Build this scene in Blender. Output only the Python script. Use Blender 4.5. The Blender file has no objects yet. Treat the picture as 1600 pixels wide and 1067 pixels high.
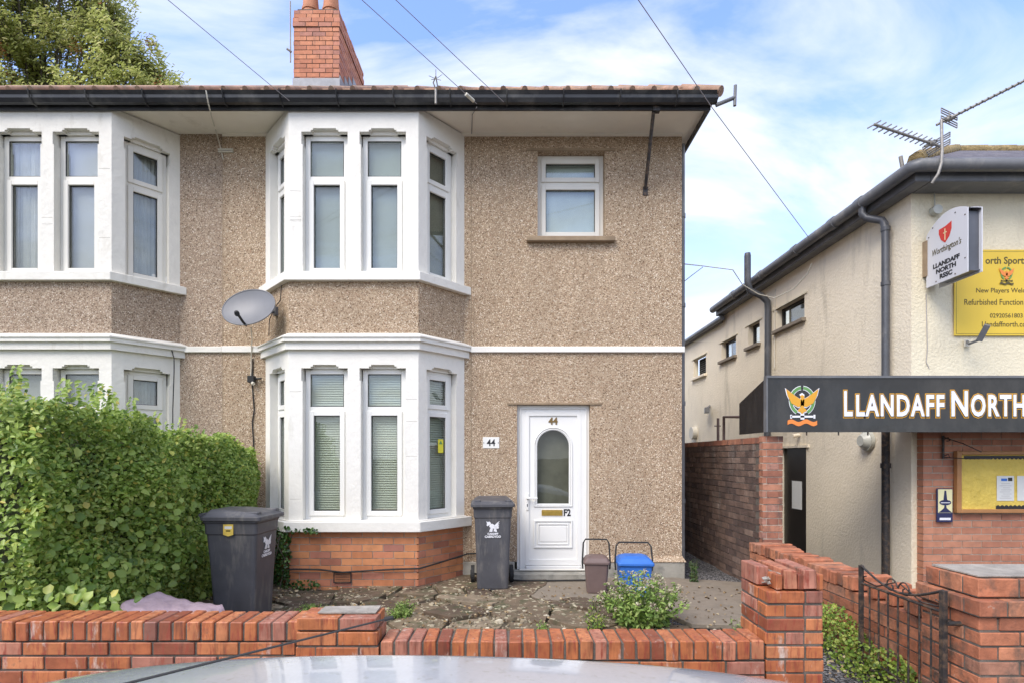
import bpy, bmesh, math, random
import numpy as np
from mathutils import Vector, Matrix
random.seed(7); rng = np.random.default_rng(11)
S = bpy.context.scene; COL = S.collection
R = math.radians
# ------------------------------------------------------------------ camera
CZ = 1.47; FPX = 850.0; VX = 795.0; VY = 713.0
cd = bpy.data.cameras.new('camera'); cam = bpy.data.objects.new('camera', cd); COL.objects.link(cam)
cam.location = (0, 0, CZ); cam.rotation_euler = (R(90), 0, 0)
cd.sensor_width = 36; cd.lens = FPX / 1600 * 36; cd.shift_x = (800 - VX) / 1600; cd.shift_y = (VY - 533.5) / 1600
cd.clip_start = 0.05; cd.clip_end = 3000
S.camera = cam
def P(px, py, Y): return Vector(((px - VX) * Y / FPX, Y, CZ - (py - VY) * Y / FPX))
# ------------------------------------------------------------------ world
W = bpy.data.worlds.new("World"); S.world = W; W.use_nodes = True
nt = W.node_tree; nt.nodes.clear(); N = nt.nodes.new; L = nt.links.new
SUN_EL, SUN_AZ = R(48), R(218)     # azimuth measured clockwise from +Y
out = N('ShaderNodeOutputWorld'); bg = N('ShaderNodeBackground'); bg.inputs['Strength'].default_value = 0.138
sky = N('ShaderNodeTexSky'); sky.sky_type = 'NISHITA'; sky.sun_disc = False
sky.sun_elevation = SUN_EL; sky.sun_rotation = SUN_AZ; sky.air_density = 1.0; sky.dust_density = 1.5; sky.ozone_density = 2.0
tc = N('ShaderNodeTexCoord'); sep = N('ShaderNodeSeparateXYZ'); L(tc.outputs['Generated'], sep.inputs[0])
def mth(op, a, b=None, clamp=False):
    n = N('ShaderNodeMath'); n.operation = op; n.use_clamp = clamp
    for i, v in enumerate((a, b)):
        if v is None: continue
        if isinstance(v, (int, float)): n.inputs[i].default_value = v
        else: L(v, n.inputs[i])
    return n.outputs[0]
zz = mth('MAXIMUM', sep.outputs[2], 0.0); den = mth('ADD', zz, 0.35)
cmb = N('ShaderNodeCombineXYZ'); L(mth('DIVIDE', sep.outputs[0], den), cmb.inputs[0]); L(mth('DIVIDE', sep.outputs[1], den), cmb.inputs[1])
mp = N('ShaderNodeMapping'); L(cmb.outputs[0], mp.inputs[0]); mp.inputs['Rotation'].default_value = (0, 0, R(-28)); mp.inputs['Scale'].default_value = (0.9, 2.1, 1); mp.inputs['Location'].default_value = (3.1, 1.3, 0)
nz = N('ShaderNodeTexNoise'); L(mp.outputs[0], nz.inputs['Vector']); nz.inputs['Scale'].default_value = 1.5; nz.inputs['Detail'].default_value = 8; nz.inputs['Roughness'].default_value = .56; nz.inputs['Distortion'].default_value = .8
cr = N('ShaderNodeValToRGB'); L(nz.outputs['Fac'], cr.inputs[0])
cr.color_ramp.elements[0].position = .37; cr.color_ramp.elements[0].color = (0.05,)*3 + (1,)
cr.color_ramp.elements[1].position = .60; cr.color_ramp.elements[1].color = (1, 1, 1, 1)
# thicker pale cloud low down
hz = N('ShaderNodeMapRange'); L(zz, hz.inputs[0]); hz.inputs[1].default_value = .60; hz.inputs[2].default_value = .16; hz.inputs[3].default_value = 0; hz.inputs[4].default_value = .72
cf = mth('MAXIMUM', mth('MULTIPLY', cr.outputs[0], .86), mth('MULTIPLY', hz.outputs[0], mth('ADD', cr.outputs[0], .62)), True)
sk2 = N('ShaderNodeMix'); sk2.data_type = 'RGBA'; sk2.blend_type = 'MULTIPLY'; sk2.inputs[0].default_value = 1
L(sky.outputs[0], sk2.inputs[6]); sk2.inputs[7].default_value = (1.45, 1.58, 2.0, 1)
mx = N('ShaderNodeMix'); mx.data_type = 'RGBA'; L(cf, mx.inputs[0]); L(sk2.outputs[2], mx.inputs[6]); mx.inputs[7].default_value = (5.0, 5.15, 5.4, 1)
L(mx.outputs[2], bg.inputs['Color']); L(bg.outputs[0], out.inputs[0])
sd = bpy.data.lights.new('sun', 'SUN'); sd.energy = 1.9; sd.angle = R(34); sd.color = (1, .92, .80)
so = bpy.data.objects.new('sun', sd); COL.objects.link(so)
sdir = Vector((math.sin(SUN_AZ) * math.cos(SUN_EL), math.cos(SUN_AZ) * math.cos(SUN_EL), math.sin(SUN_EL)))
so.rotation_euler = sdir.to_track_quat('Z', 'Y').to_euler()
S.view_settings.view_transform = 'Standard'; S.view_settings.look = 'None'; S.view_settings.exposure = 0.76; S.view_settings.gamma = 1
# ------------------------------------------------------------------ materials
def mat(name, col, rough=.6, metal=0, spec=.5, var=0, vscale=6, bump=0, bscale=40, ramp=None, rscale=None, coord='Object', bdist=.01, coat=0, stain=None):
    m = bpy.data.materials.new(name); m.use_nodes = True; t = m.node_tree; b = t.nodes['Principled BSDF']
    b.inputs['Base Color'].default_value = (*col, 1); b.inputs['Roughness'].default_value = rough
    b.inputs['Metallic'].default_value = metal; b.inputs['Specular IOR Level'].default_value = spec
    if coat: b.inputs['Coat Weight'].default_value = coat; b.inputs['Coat Roughness'].default_value = .04
    tcn = t.nodes.new('ShaderNodeTexCoord'); last = None
    def mixc(a, bb, f, mode='MIX'):
        n = t.nodes.new('ShaderNodeMix'); n.data_type = 'RGBA'; n.blend_type = mode
        for s, v in ((0, f), (6, a), (7, bb)):
            if hasattr(v, 'is_linked') or hasattr(v, 'links'): t.links.new(v, n.inputs[s])
            elif s == 0: n.inputs[0].default_value = v
            else: n.inputs[s].default_value = (*v, 1)
        return n.outputs[2]
    def noise(sc, det=4, ro=.6, vec=None):
        n = t.nodes.new('ShaderNodeTexNoise'); n.inputs['Scale'].default_value = sc; n.inputs['Detail'].default_value = det; n.inputs['Roughness'].default_value = ro
        t.links.new(vec or tcn.outputs[coord], n.inputs['Vector']); return n.outputs['Fac']
    def rmp(f, stops):
        n = t.nodes.new('ShaderNodeValToRGB'); t.links.new(f, n.inputs[0]); e = n.color_ramp.elements
        while len(e) < len(stops): e.new(.5)
        for i, (p, c) in enumerate(stops): e[i].position = p; e[i].color = (*c, 1)
        return n.outputs[0]
    m['_h'] = 1
    if var:
        c0 = tuple(max(0, c * (1 - var)) for c in col); c1 = tuple(min(1, c * (1 + var)) for c in col)
        last = rmp(noise(vscale), [(.3, c0), (.7, c1)]); t.links.new(last, b.inputs['Base Color'])
    if stain:  # (colour, scale, lo, hi, zstretch)
        mpn = t.nodes.new('ShaderNodeMapping'); t.links.new(tcn.outputs[coord], mpn.inputs[0]); mpn.inputs['Scale'].default_value = (1, 1, stain[4])
        f = rmp(noise(stain[1], 6, .65, mpn.outputs[0]), [(stain[2], (0, 0, 0)), (stain[3], (1, 1, 1))])
        last = mixc(last if last is not None else col, stain[0], f); t.links.new(last, b.inputs['Base Color'])
    if bump:
        bn = t.nodes.new('ShaderNodeBump'); bn.inputs['Strength'].default_value = bump; bn.inputs['Distance'].default_value = bdist
        t.links.new(noise(bscale, 5, .6), bn.inputs['Height']); t.links.new(bn.outputs[0], b.inputs['Normal'])
    return m
def voro_mat(name, stops, scale, rough=.9, bump=.8, bdist=.01, big=.18, mortar=None, rand=1.0, dist_hi=.5, grime=None):
    m = bpy.data.materials.new(name); m.use_nodes = True; t = m.node_tree; b = t.nodes['Principled BSDF']; b.inputs['Roughness'].default_value = rough
    b.inputs['Specular IOR Level'].default_value = .25
    tcn = t.nodes.new('ShaderNodeTexCoord'); v = t.nodes.new('ShaderNodeTexVoronoi'); v.inputs['Scale'].default_value = scale; v.inputs['Randomness'].default_value = rand
    t.links.new(tcn.outputs['Object'], v.inputs['Vector'])
    sp = t.nodes.new('ShaderNodeSeparateColor'); t.links.new(v.outputs['Color'], sp.inputs[0])
    r = t.nodes.new('ShaderNodeValToRGB'); t.links.new(sp.outputs[0], r.inputs[0]); r.color_ramp.interpolation = 'CONSTANT' if len(stops) > 4 else 'LINEAR'
    e = r.color_ramp.elements
    while len(e) < len(stops): e.new(.5)
    for i, (p, c) in enumerate(stops): e[i].position = p; e[i].color = (*c, 1)
    n = t.nodes.new('ShaderNodeTexNoise'); n.inputs['Scale'].default_value = 2.4; n.inputs['Detail'].default_value = 6; n.inputs['Roughness'].default_value = .6
    mpn = t.nodes.new('ShaderNodeMapping'); t.links.new(tcn.outputs['Object'], mpn.inputs[0]); mpn.inputs['Scale'].default_value = (1, 1, .3); t.links.new(mpn.outputs[0], n.inputs['Vector'])
    mr = t.nodes.new('ShaderNodeMapRange'); t.links.new(n.outputs['Fac'], mr.inputs[0]); mr.inputs[1].default_value = .3; mr.inputs[2].default_value = .7; mr.inputs[3].default_value = 1 - big; mr.inputs[4].default_value = 1 + big
    mu = t.nodes.new('ShaderNodeVectorMath'); mu.operation = 'SCALE'; t.links.new(r.outputs[0], mu.inputs[0]); t.links.new(mr.outputs[0], mu.inputs['Scale'])
    colr = mu.outputs[0]
    if mortar:
        d = t.nodes.new('ShaderNodeMapRange'); t.links.new(v.outputs['Distance'], d.inputs[0]); d.inputs[1].default_value = dist_hi * .75; d.inputs[2].default_value = dist_hi; 
        mm = t.nodes.new('ShaderNodeMix'); mm.data_type = 'RGBA'; t.links.new(d.outputs[0], mm.inputs[0]); t.links.new(colr, mm.inputs[6]); mm.inputs[7].default_value = (*mortar, 1); colr = mm.outputs[2]
    if grime:
        n2 = t.nodes.new('ShaderNodeTexNoise'); n2.inputs['Scale'].default_value = grime[1]; n2.inputs['Detail'].default_value = 6; t.links.new(tcn.outputs['Object'], n2.inputs['Vector'])
        g = t.nodes.new('ShaderNodeMapRange'); t.links.new(n2.outputs['Fac'], g.inputs[0]); g.inputs[1].default_value = grime[2]; g.inputs[2].default_value = grime[3]
        mm = t.nodes.new('ShaderNodeMix'); mm.data_type = 'RGBA'; t.links.new(g.outputs[0], mm.inputs[0]); t.links.new(colr, mm.inputs[6]); mm.inputs[7].default_value = (*grime[0], 1); colr = mm.outputs[2]
    t.links.new(colr, b.inputs['Base Color'])
    bn = t.nodes.new('ShaderNodeBump'); bn.invert = True; bn.inputs['Strength'].default_value = bump; bn.inputs['Distance'].default_value = bdist
    t.links.new(v.outputs['Distance'], bn.inputs['Height']); t.links.new(bn.outputs[0], b.inputs['Normal'])
    return m
def island_mat(name, stops, rough=.6, nscale=18, nvar=.25, bump=.3, bdist=.004, stain=None, trans=0, spec=.4, bscale=60):
    m = bpy.data.materials.new(name); m.use_nodes = True; t = m.node_tree; b = t.nodes['Principled BSDF']; b.inputs['Roughness'].default_value = rough; b.inputs['Specular IOR Level'].default_value = spec
    g = t.nodes.new('ShaderNodeNewGeometry'); r = t.nodes.new('ShaderNodeValToRGB'); t.links.new(g.outputs['Random Per Island'], r.inputs[0]); e = r.color_ramp.elements
    while len(e) < len(stops): e.new(.5)
    for i, (p, c) in enumerate(stops): e[i].position = p; e[i].color = (*c, 1)
    colr = r.outputs[0]; tcn = t.nodes.new('ShaderNodeTexCoord')
    n = t.nodes.new('ShaderNodeTexNoise'); n.inputs['Scale'].default_value = nscale; n.inputs['Detail'].default_value = 5; t.links.new(tcn.outputs['Object'], n.inputs['Vector'])
    mr = t.nodes.new('ShaderNodeMapRange'); t.links.new(n.outputs['Fac'], mr.inputs[0]); mr.inputs[1].default_value = .3; mr.inputs[2].default_value = .7; mr.inputs[3].default_value = 1 - nvar; mr.inputs[4].default_value = 1 + nvar
    mu = t.nodes.new('ShaderNodeVectorMath'); mu.operation = 'SCALE'; t.links.new(colr, mu.inputs[0]); t.links.new(mr.outputs[0], mu.inputs['Scale']); colr = mu.outputs[0]
    for st in (stain or []):  # (colour, scale, lo, hi, zscale)
        mpn = t.nodes.new('ShaderNodeMapping'); t.links.new(tcn.outputs['Object'], mpn.inputs[0]); mpn.inputs['Scale'].default_value = (1, 1, st[4])
        n2 = t.nodes.new('ShaderNodeTexNoise'); n2.inputs['Scale'].default_value = st[1]; n2.inputs['Detail'].default_value = 6; n2.inputs['Roughness'].default_value = .65; t.links.new(mpn.outputs[0], n2.inputs['Vector'])
        gg = t.nodes.new('ShaderNodeMapRange'); t.links.new(n2.outputs['Fac'], gg.inputs[0]); gg.inputs[1].default_value = st[2]; gg.inputs[2].default_value = st[3]
        mm = t.nodes.new('ShaderNodeMix'); mm.data_type = 'RGBA'; t.links.new(gg.outputs[0], mm.inputs[0]); t.links.new(colr, mm.inputs[6]); mm.inputs[7].default_value = (*st[0], 1); colr = mm.outputs[2]
    t.links.new(colr, b.inputs['Base Color'])
    if bump:
        n3 = t.nodes.new('ShaderNodeTexNoise'); n3.inputs['Scale'].default_value = bscale; n3.inputs['Detail'].default_value = 4; t.links.new(tcn.outputs['Object'], n3.inputs['Vector'])
        bn = t.nodes.new('ShaderNodeBump'); bn.inputs['Strength'].default_value = bump; bn.inputs['Distance'].default_value = bdist
        t.links.new(n3.outputs['Fac'], bn.inputs['Height']); t.links.new(bn.outputs[0], b.inputs['Normal'])
    if trans:
        tr = t.nodes.new('ShaderNodeBsdfTranslucent'); t.links.new(colr, tr.inputs[0]); ms = t.nodes.new('ShaderNodeMixShader'); ms.inputs[0].default_value = trans
        o = t.nodes['Material Output']; t.links.new(b.outputs[0], ms.inputs[1]); t.links.new(tr.outputs[0], ms.inputs[2]); t.links.new(ms.outputs[0], o.inputs[0])
    return m
def glass_mat(name, tint=(.8, .85, .85), extra=.08, rough=.01):
    m = bpy.data.materials.new(name); m.use_nodes = True; t = m.node_tree; t.nodes.clear()
    o = t.nodes.new('ShaderNodeOutputMaterial'); tr = t.nodes.new('ShaderNodeBsdfTransparent'); tr.inputs[0].default_value = (*tint, 1)
    gl = t.nodes.new('ShaderNodeBsdfGlossy'); gl.inputs['Roughness'].default_value = rough; gl.inputs[0].default_value = (.95, .97, 1, 1)
    lw = t.nodes.new('ShaderNodeLayerWeight'); lw.inputs[0].default_value = .5; fr = t.nodes.new('ShaderNodeMath'); fr.operation = 'POWER'; t.links.new(lw.outputs['Facing'], fr.inputs[0]); fr.inputs[1].default_value = 4.0
    ad = t.nodes.new('ShaderNodeMath'); ad.operation = 'ADD'; ad.use_clamp = True; t.links.new(fr.outputs[0], ad.inputs[0]); ad.inputs[1].default_value = extra
    nn = t.nodes.new('ShaderNodeTexNoise'); nn.inputs['Scale'].default_value = 2.2; tcn = t.nodes.new('ShaderNodeTexCoord'); t.links.new(tcn.outputs['Object'], nn.inputs['Vector'])
    bn = t.nodes.new('ShaderNodeBump'); bn.inputs['Strength'].default_value = .05; bn.inputs['Distance'].default_value = .02; t.links.new(nn.outputs['Fac'], bn.inputs['Height']); t.links.new(bn.outputs[0], gl.inputs['Normal'])
    ms = t.nodes.new('ShaderNodeMixShader'); t.links.new(ad.outputs[0], ms.inputs[0]); t.links.new(tr.outputs[0], ms.inputs[1]); t.links.new(gl.outputs[0], ms.inputs[2]); t.links.new(ms.outputs[0], o.inputs[0])
    return m
M = {}
M['dash'] = voro_mat('pebbledash', [(0, (.14, .085, .05)), (.125, (.325, .218, .133)), (.31, (.47, .347, .230)), (.52, (.56, .433, .30)), (.74, (.64, .515, .375)), (.91, (.79, .69, .545)), (.96, (.37, .22, .138))], 82, bump=.65, bdist=.008, big=.14, mortar=(.36, .268, .18), dist_hi=.60)
M['dash2'] = voro_mat('pebbledash_weathered', [(0, (.13, .085, .055)), (.12, (.29, .20, .135)), (.30, (.42, .32, .225)), (.52, (.50, .39, .285)), (.74, (.57, .47, .36)), (.91, (.72, .63, .52)), (.96, (.30, .20, .14))], 80, bump=.6, bdist=.007, big=.14, mortar=(.31, .235, .17), dist_hi=.60)
M['white'] = mat('white_masonry_paint', (.80, .775, .705), .65, var=.03, vscale=5, bump=.7, bscale=17, bdist=.008, stain=((.60, .57, .48), 7, .60, .84, .3))
M['white_old'] = mat('aged_white_masonry_paint', (.76, .73, .65), .7, var=.04, vscale=5, bump=.8, bscale=17, bdist=.009, stain=((.52, .48, .39), 6, .57, .82, .3))
M['upvc'] = mat('white_window_plastic', (.80, .79, .74), .3, var=.02, vscale=3)
M['upvc_old'] = mat('yellowed_window_plastic', (.74, .71, .63), .38, var=.04, vscale=3)
M['door'] = mat('white_door_plastic', (.80, .79, .75), .35, var=.015, vscale=4)
M['soffit'] = mat('soffit_board', (.88, .82, .70), .6, var=.06, vscale=1.6, stain=((.45, .38, .26), 1.5, .62, .85, 1))
M['black'] = mat('black_gutter_plastic', (.028, .028, .03), .32, spec=.5, var=.25, vscale=5, stain=((.13, .125, .11), 3, .50, .78, 1))
M['blackmetal'] = mat('black_painted_iron', (.03, .027, .026), .6, var=.3, vscale=20, stain=((.13, .085, .055), 22, .48, .66, 1), bump=.3, bscale=90, bdist=.002)
M['greyplast'] = mat('grey_pipe_plastic', (.135, .138, .145), .42, var=.12, vscale=5, stain=((.26, .25, .23), 4, .52, .8, .5))
M['pipe'] = mat('dark_grey_pipe', (.075, .078, .086), .42, var=.15, vscale=5, stain=((.20, .19, .18), 6, .55, .8, .4))
M['crack'] = mat('dirt_in_paint_crack', (.36, .34, .29), .9)
M['rubber'] = mat('black_rubber', (.02, .02, .02), .75, bump=.2, bscale=80)
M['bin'] = mat('grey_bin_plastic', (.078, .078, .085), .5, var=.14, vscale=6, bump=.15, bscale=160, bdist=.002, stain=((.20, .185, .165), 9, .54, .78, .25))
M['brownplast'] = mat('brown_caddy_plastic', (.155, .105, .092), .55, var=.1, vscale=9)
M['blueplast'] = mat('blue_caddy_plastic', (.035, .155, .52), .5, var=.1, vscale=9)
M['render'] = mat('cream_render', (.84, .74, .565), .85, var=.05, vscale=1.5, bump=.55, bscale=30, bdist=.018, stain=((.50, .44, .33), 2.6, .55, .80, .22))
M['render2'] = mat('cream_rough_render', (.76, .68, .50), .85, var=.06, vscale=1.5, bump=.7, bscale=30, bdist=.022, stain=((.48, .42, .31), 2.6, .55, .80, .22))
M['mortar'] = mat('mortar', (.125, .105, .085), .95, var=.3, vscale=14, bump=.6, bscale=60)
M['mortar_lt'] = mat('pale_mortar', (.40, .35, .28), .95, var=.25, vscale=14, bump=.6, bscale=60)
orange = [(0, (.38, .13, .065)), (.25, (.48, .17, .08)), (.6, (.54, .215, .105)), (.85, (.46, .18, .11)), (1, (.34, .14, .10))]
M['brick'] = island_mat('orange_brick', orange, rough=.62, nscale=14, nvar=.18, bump=.5, stain=[((.15, .07, .045), 16, .60, .85, .25), ((.55, .42, .34), 9, .70, .86, .6)])
M['brick_wall'] = island_mat('orange_engineering_brick', [(0, (.22, .07, .04)), (.2, (.36, .11, .045)), (.55, (.45, .15, .055)), (.8, (.50, .19, .08)), (.93, (.42, .18, .12)), (1, (.24, .10, .07))], rough=.5, nscale=12, nvar=.22, bump=.5, bscale=40, stain=[((.13, .045, .028), 30, .52, .74, .13), ((.28, .06, .035), 44, .52, .66, .15), ((.60, .48, .40), 12, .60, .74, .35), ((.09, .08, .055), 6, .62, .76, 1)])
M['brick_bay'] = island_mat('smooth_orange_brick', [(0, (.33, .13, .085)), (.2, (.49, .19, .085)), (.6, (.60, .26, .115)), (.85, (.52, .20, .11)), (1, (.36, .15, .11))], rough=.6, nscale=9, nvar=.14, bump=.3, stain=[((.26, .12, .07), 6, .62, .85, 1)])
M['brick_red'] = island_mat('red_brick', [(0, (.25, .10, .065)), (.4, (.36, .15, .09)), (.8, (.42, .19, .115)), (1, (.33, .17, .13))], rough=.75, nscale=12, nvar=.2, bump=.6, bscale=45, stain=[((.12, .075, .06), 7, .50, .70, .7), ((.52, .46, .40), 16, .68, .78, 1)])
M['brick_club'] = island_mat('club_brick', [(0, (.37, .155, .095)), (.5, (.45, .195, .115)), (1, (.50, .23, .14))], rough=.75, nscale=10, nvar=.16, bump=.4, stain=[((.25, .13, .09), 6, .6, .85, 1)])
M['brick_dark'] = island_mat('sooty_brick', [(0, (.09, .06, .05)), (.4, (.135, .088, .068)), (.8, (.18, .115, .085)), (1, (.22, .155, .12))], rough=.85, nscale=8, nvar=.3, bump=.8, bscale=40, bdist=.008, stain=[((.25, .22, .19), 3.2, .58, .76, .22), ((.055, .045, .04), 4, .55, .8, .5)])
M['brick_old'] = island_mat('weathered_brick', [(0, (.27, .10, .055)), (.4, (.40, .14, .07)), (.8, (.46, .19, .10)), (1, (.30, .15, .10))], rough=.8, nscale=12, nvar=.28, bump=.8, bscale=45, bdist=.006, stain=[((.11, .08, .06), 8, .50, .70, .7), ((.50, .42, .34), 12, .68, .80, 1)])
M['coping'] = mat('mortar_capping', (.33, .30, .255), .9, var=.3, vscale=9, bump=1, bscale=30, bdist=.012)
M['tile'] = mat('clay_roof_tile', (.36, .22, .145), .8, var=.3, vscale=5, bump=.5, bscale=30, stain=((.17, .15, .11), 6, .5, .75, 1))
M['pot'] = mat('terracotta_pot', (.50, .22, .12), .8, var=.2, vscale=8, bump=.3)
M['slate'] = mat('roof_slate', (.20, .19, .22), .6, var=.2, vscale=3, bump=.4, bscale=20, stain=((.33, .31, .31), 5, .5, .8, 1))
M['moss'] = mat('mossy_hip_tile', (.30, .22, .10), .95, var=.35, vscale=14, bump=1, bscale=24, bdist=.03)
M['lead'] = mat('lead_flashing', (.30, .31, .33), .5, var=.15, vscale=9)
M['concrete'] = mat('weathered_concrete', (.24, .20, .15), .9, var=.22, vscale=5, bump=.7, bscale=40, bdist=.008, stain=((.16, .13, .095), 5, .48, .72, 1))
M['plinth'] = mat('grey_rendered_plinth', (.34, .32, .27), .85, var=.15, vscale=6, bump=.5, bscale=30, stain=((.15, .15, .13), 5, .5, .75, 1))
M['band'] = mat('cream_band_paint', (.74, .71, .62), .7, var=.04, vscale=4)
M['lintel'] = mat('stained_lintel', (.30, .22, .14), .9, var=.2, vscale=8)
M['alu'] = mat('weathered_aluminium', (.30, .28, .25), .55, metal=.4, var=.2, vscale=25)
M['dish'] = mat('grey_dish_paint', (.17, .172, .18), .45, var=.06, vscale=8)
M['cable_w'] = mat('cream_cable', (.62, .58, .48), .6)
M['cable_g'] = mat('grey_cable', (.33, .30, .30), .6)
M['brass'] = mat('brass', (.62, .42, .10), .32, metal=.85, var=.12, vscale=30)
M['signblack'] = mat('gloss_black_sign_panel', (.022, .022, .023), .10, spec=.5, var=.2, vscale=2, bump=.25, bscale=1.3, bdist=.03, stain=((.055, .052, .048), 3, .5, .8, .5))  # paler mottling puts reflections into the panel's colour
M['signwhite'] = mat('white_sign_acrylic', (.62, .62, .64), .3)
M['signgrey'] = mat('grey_sign_case', (.085, .09, .105), .35, var=.2, vscale=3)
M['yellow'] = mat('yellow_sign_panel', (.72, .50, .045), .4, var=.05, vscale=2)
M['gold'] = mat('gold_sign_vinyl', (.72, .36, .03), .45)
M['letterwhite'] = mat('white_vinyl', (.82, .82, .84), .45)
M['letterblack'] = mat('black_vinyl', (.018, .018, .02), .5)
M['letterbrown'] = mat('dark_olive_vinyl', (.09, .07, .015), .5)
M['lettergold'] = mat('tarnished_brass', (.22, .14, .05), .4, metal=.5)
M['green_v'] = mat('green_vinyl', (.13, .30, .09), .5)
M['orange_v'] = mat('orange_vinyl', (.80, .25, .05), .5)
M['red_v'] = mat('red_vinyl', (.60, .045, .03), .5)
M['navy'] = mat('navy_enamel', (.025, .028, .09), .3)
M['cream_v'] = mat('cream_enamel', (.80, .74, .42), .35)
M['wood'] = mat('varnished_wood', (.40, .19, .07), .5, var=.15, vscale=6)
M['paper'] = mat('paper', (.70, .70, .66), .8, var=.03, vscale=20)
M['yellowpaper'] = mat('crinkled_yellow_backing', (.74, .54, .10), .6, var=.12, vscale=5, bump=.9, bscale=12, bdist=.03)
M['darkdoor'] = mat('dark_brown_door', (.022, .018, .015), .35, var=.2, vscale=3)
M['bulk'] = mat('opal_light_cover', (.46, .46, .40), .35, var=.1, vscale=20)
M['rail'] = mat('brown_painted_rail', (.10, .065, .055), .6, var=.2, vscale=20)
M['lowroof'] = mat('grey_felt_roof', (.25, .29, .34), .7, var=.1, vscale=4)
M['bag'] = mat('pink_rubble_sack', (.50, .37, .40), .65, var=.12, vscale=10, bump=.6, bscale=18, bdist=.02)
M['blind'] = mat('pale_blind', (.74, .76, .64), .7)
M['roller'] = mat('pale_roller_blind', (.40, .445, .43), .8, var=.08, vscale=2)  # pale panel standing in for sky reflected in the upper bay panes
M['roller_grey'] = mat('grey_roller_blind', (.50, .49, .48), .8, var=.08, vscale=2)
M['net'] = mat('net_curtain', (.62, .61, .59), .9, var=.12, vscale=5)
M['frost'] = mat('obscured_glass_backing', (.74, .80, .76), .5, var=.08, vscale=3)
M['doorback'] = mat('hall_interior', (.30, .29, .22), .8, var=.25, vscale=3)
M['dark'] = mat('dark_interior', (.02, .02, .02), .9)
M['asphalt'] = mat('asphalt', (.055, .055, .057), .9, var=.2, vscale=8, bump=.8, bscale=180, bdist=.008)
M['pave'] = mat('pavement_concrete', (.36, .35, .33), .9, var=.15, vscale=4, bump=.4, bscale=60)
M['gravel'] = voro_mat('gravel', [(0, (.05, .05, .052)), (.3, (.12, .115, .115)), (.7, (.20, .19, .185)), (1, (.33, .31, .29))], 55, bump=1, bdist=.02, big=.2, mortar=(.035, .032, .03), dist_hi=.7)
M['dirt'] = mat('bare_soil', (.085, .066, .04), .95, var=.4, vscale=12, bump=1, bscale=40, bdist=.02, stain=((.10, .115, .045), 5, .52, .70, 1))
M['slab'] = island_mat('mossy_stone_slab', [(0, (.09, .06, .04)), (.35, (.14, .10, .065)), (.7, (.18, .135, .085)), (1, (.34, .27, .19))], rough=.92, nscale=7, nvar=.28, bump=.6, bdist=.008, bscale=30, stain=[((.07, .075, .035), 6, .50, .66, 1), ((.50, .45, .31), 16, .57, .63, 1)])
M['chips'] = island_mat('broken_stone_chips', [(0, (.12, .095, .06)), (.5, (.26, .21, .14)), (.85, (.44, .38, .27)), (1, (.62, .56, .42))], rough=.9, nscale=30, nvar=.2, bump=.6)
M['litter'] = island_mat('dry_leaf_litter', [(0, (.12, .07, .03)), (.5, (.28, .19, .09)), (1, (.46, .38, .24))], rough=.9, bump=0)
M['hedge'] = island_mat('hedge_leaf', [(0, (.09, .17, .025)), (.22, (.20, .31, .05)), (.60, (.34, .46, .095)), (.92, (.46, .56, .15)), (.975, (.56, .56, .12)), (1, (.62, .52, .12))], rough=.36, nscale=3, nvar=.25, bump=0, trans=.40, spec=.4)
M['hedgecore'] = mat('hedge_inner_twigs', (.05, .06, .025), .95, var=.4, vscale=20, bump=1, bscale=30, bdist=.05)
M['bush'] = island_mat('variegated_shrub_leaf', [(0, (.08, .15, .02)), (.5, (.20, .30, .04)), (1, (.40, .44, .09))], rough=.5, nscale=5, nvar=.2, bump=0, trans=.3)
M['weed'] = island_mat('weed_leaf', [(0, (.16, .27, .05)), (.5, (.29, .43, .10)), (1, (.45, .55, .17))], rough=.5, nscale=5, nvar=.2, bump=0, trans=.35)
M['flower'] = island_mat('faded_pink_flower', [(0, (.30, .28, .15)), (.5, (.42, .33, .25)), (1, (.45, .47, .30))], rough=.8, bump=0)
M['treeleaf'] = island_mat('ash_tree_leaf', [(0, (.28, .32, .08)), (.4, (.44, .48, .14)), (.8, (.56, .58, .20)), (1, (.68, .64, .30))], rough=.5, nscale=.35, nvar=.25, bump=0, trans=.5)
M['seed'] = island_mat('brown_seed_cluster', [(0, (.30, .11, .04)), (1, (.50, .24, .09))], rough=.8, bump=0, nscale=1, nvar=.2)
M['bark'] = mat('bark', (.09, .075, .055), .95, var=.3, vscale=10, bump=1, bscale=20, bdist=.03)
M['stem'] = mat('green_stem', (.13, .16, .06), .7)
M['ivy'] = island_mat('ivy_leaf', [(0, (.02, .055, .012)), (.6, (.05, .11, .022)), (1, (.11, .19, .045))], rough=.4, nscale=5, nvar=.2, bump=0, trans=.2)
M['carpaint'] = mat('silver_car_paint', (.60, .61, .63), .22, metal=.35, coat=1, var=.03, vscale=60, stain=((.45, .44, .41), 25, .58, .75, 1))
M['carglass'] = glass_mat('car_window_glass', (.25, .28, .28), .05)
M['glass'] = glass_mat('window_glass', (.88, .90, .88), .07)
M['glass_d'] = glass_mat('dark_window_glass', (.62, .64, .62), .06)
M['sticker'] = mat('yellow_sticker', (.80, .72, .05), .5)
M['sticker2'] = mat('amber_sticker', (.72, .52, .10), .5, var=.1, vscale=30)
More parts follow.
